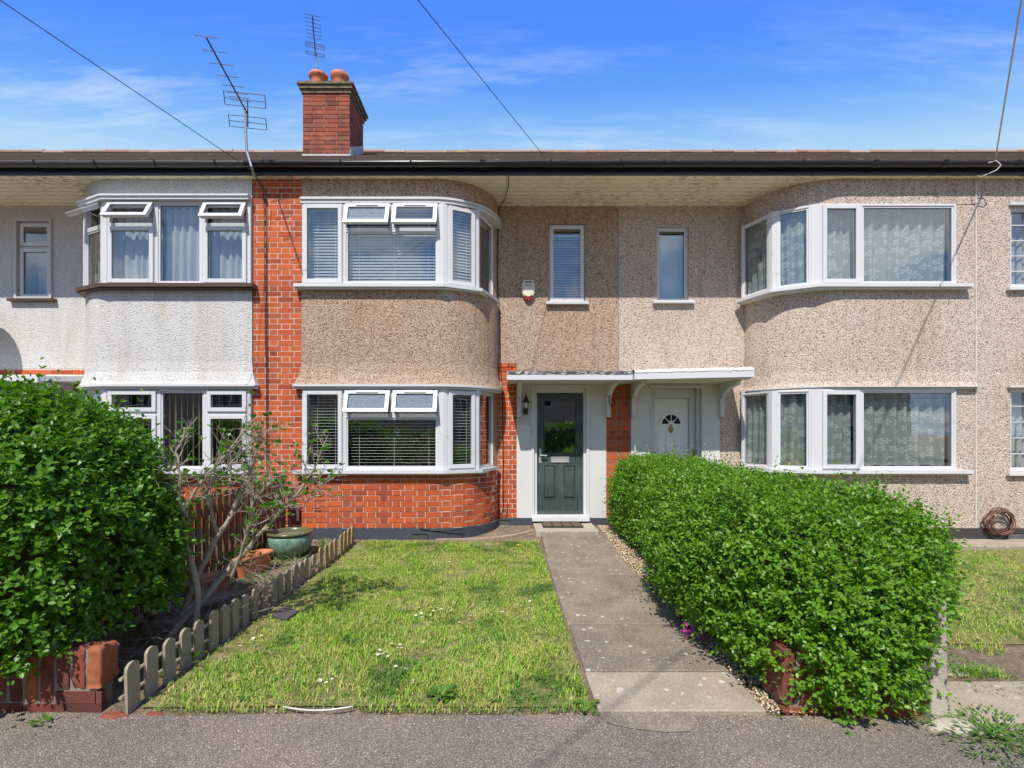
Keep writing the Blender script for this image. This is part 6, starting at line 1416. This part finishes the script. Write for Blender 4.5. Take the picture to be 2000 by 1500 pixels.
mb = MB(); c = P(1012, 1073, 6.3); c = Vector((X(1012, 6.35), 6.35, .05)); mb.lathe(c, [(.004, 0), (.022, .008), (.014, .014), (0, .015)], 10); mb.tube([c, c-Vector((0, 0, .05))], .002, 4); tag(mb.build('dandelion', 'yellow'), 'single yellow dandelion at the far right corner of the lawn', 'dandelion')

# ------------------------------------------------------------------ across the street, behind the photographer (seen in the windows)
op = thing('opposite_terrace', (0, -19, 0), 'terrace across the street, seen only as a reflection in the windows', 'house')
mb = MB(); rect_holes(mb, -26, 26, 0, 5, -18, [(x, x+2.2, z, z+1.15) for x in range(-24, 24, 5) for z in (.9, 3.3)]); mb.box(-26, 26, -25, -24.9, 0, 5); mb.build('wall', 'pebble_brown', op)
mb = MB(); 
for x in range(-24, 24, 5):
    for z in (.9, 3.3): mb.ring((x, -17.95, 1, 0, 0, 1, 2.2), 0, 2.2, z, z+1.15, .07, 0, .05); mb.box(x+.75, x+.82, -17.98, -17.92, z+.07, z+1.08); mb.box(x+1.45, x+1.52, -17.98, -17.92, z+.07, z+1.08)
mb.build('window_frames', 'upvc', op)['kind'] = 'stuff'
mb = MB(); mb.box(-26, 26, -18.3, -18.2, .5, 4.8); mb.build('room', 'glass_dark', op)
mb = MB(); mb.add([(-26.3, -17.4, 4.9), (26.3, -17.4, 4.9), (26.3, -21.5, 7.4), (-26.3, -21.5, 7.4), (26.3, -25.4, 4.9), (-26.3, -25.4, 4.9)], [(0, 1, 2, 3), (3, 2, 4, 5)]); mb.build('roof', 'tile', op)
tp = thing('telegraph_pole', (-12.4, -14.7, 0), 'wooden pole across the street carrying the overhead wires', 'pole'); mb = MB(); mb.tube([(-12.4, -14.8, -.2), (-12.4, -14.8, 7.9)], [.14, .10], 12); mb.build('post', 'log', tp)
def surfO(x0, x1, y0, y1, zt):
    def f(s, t, inset):
        c, z = sec(t, .45); e = (1-abs(2*s-1)**8)**(1/3); x = x0+(x1-x0)*s; n = noise.noise(Vector((x*.8, t*3, y0)))*.2
        return Vector((x, (y0+y1)/2+((y1-y0)/2-inset)*c*e+n*c, .05+max(0, z)*(zt-inset)*e+n*max(0, z)))
    return f
hedge('street_hedge', surfO(-9, -1.5, -12.6, -11.6, 1.5), 2200, 1.2, .11, 'leaf_a', 'hedge across the street to the left, behind the photographer', res=(40, 14), length=(.1, .25))
hedge('street_hedge', surfO(1.5, 8, -12.6, -11.4, 1.9), 2200, 1.2, .11, 'leaf_b', 'hedge across the street to the right, behind the photographer', res=(40, 14), length=(.1, .25))
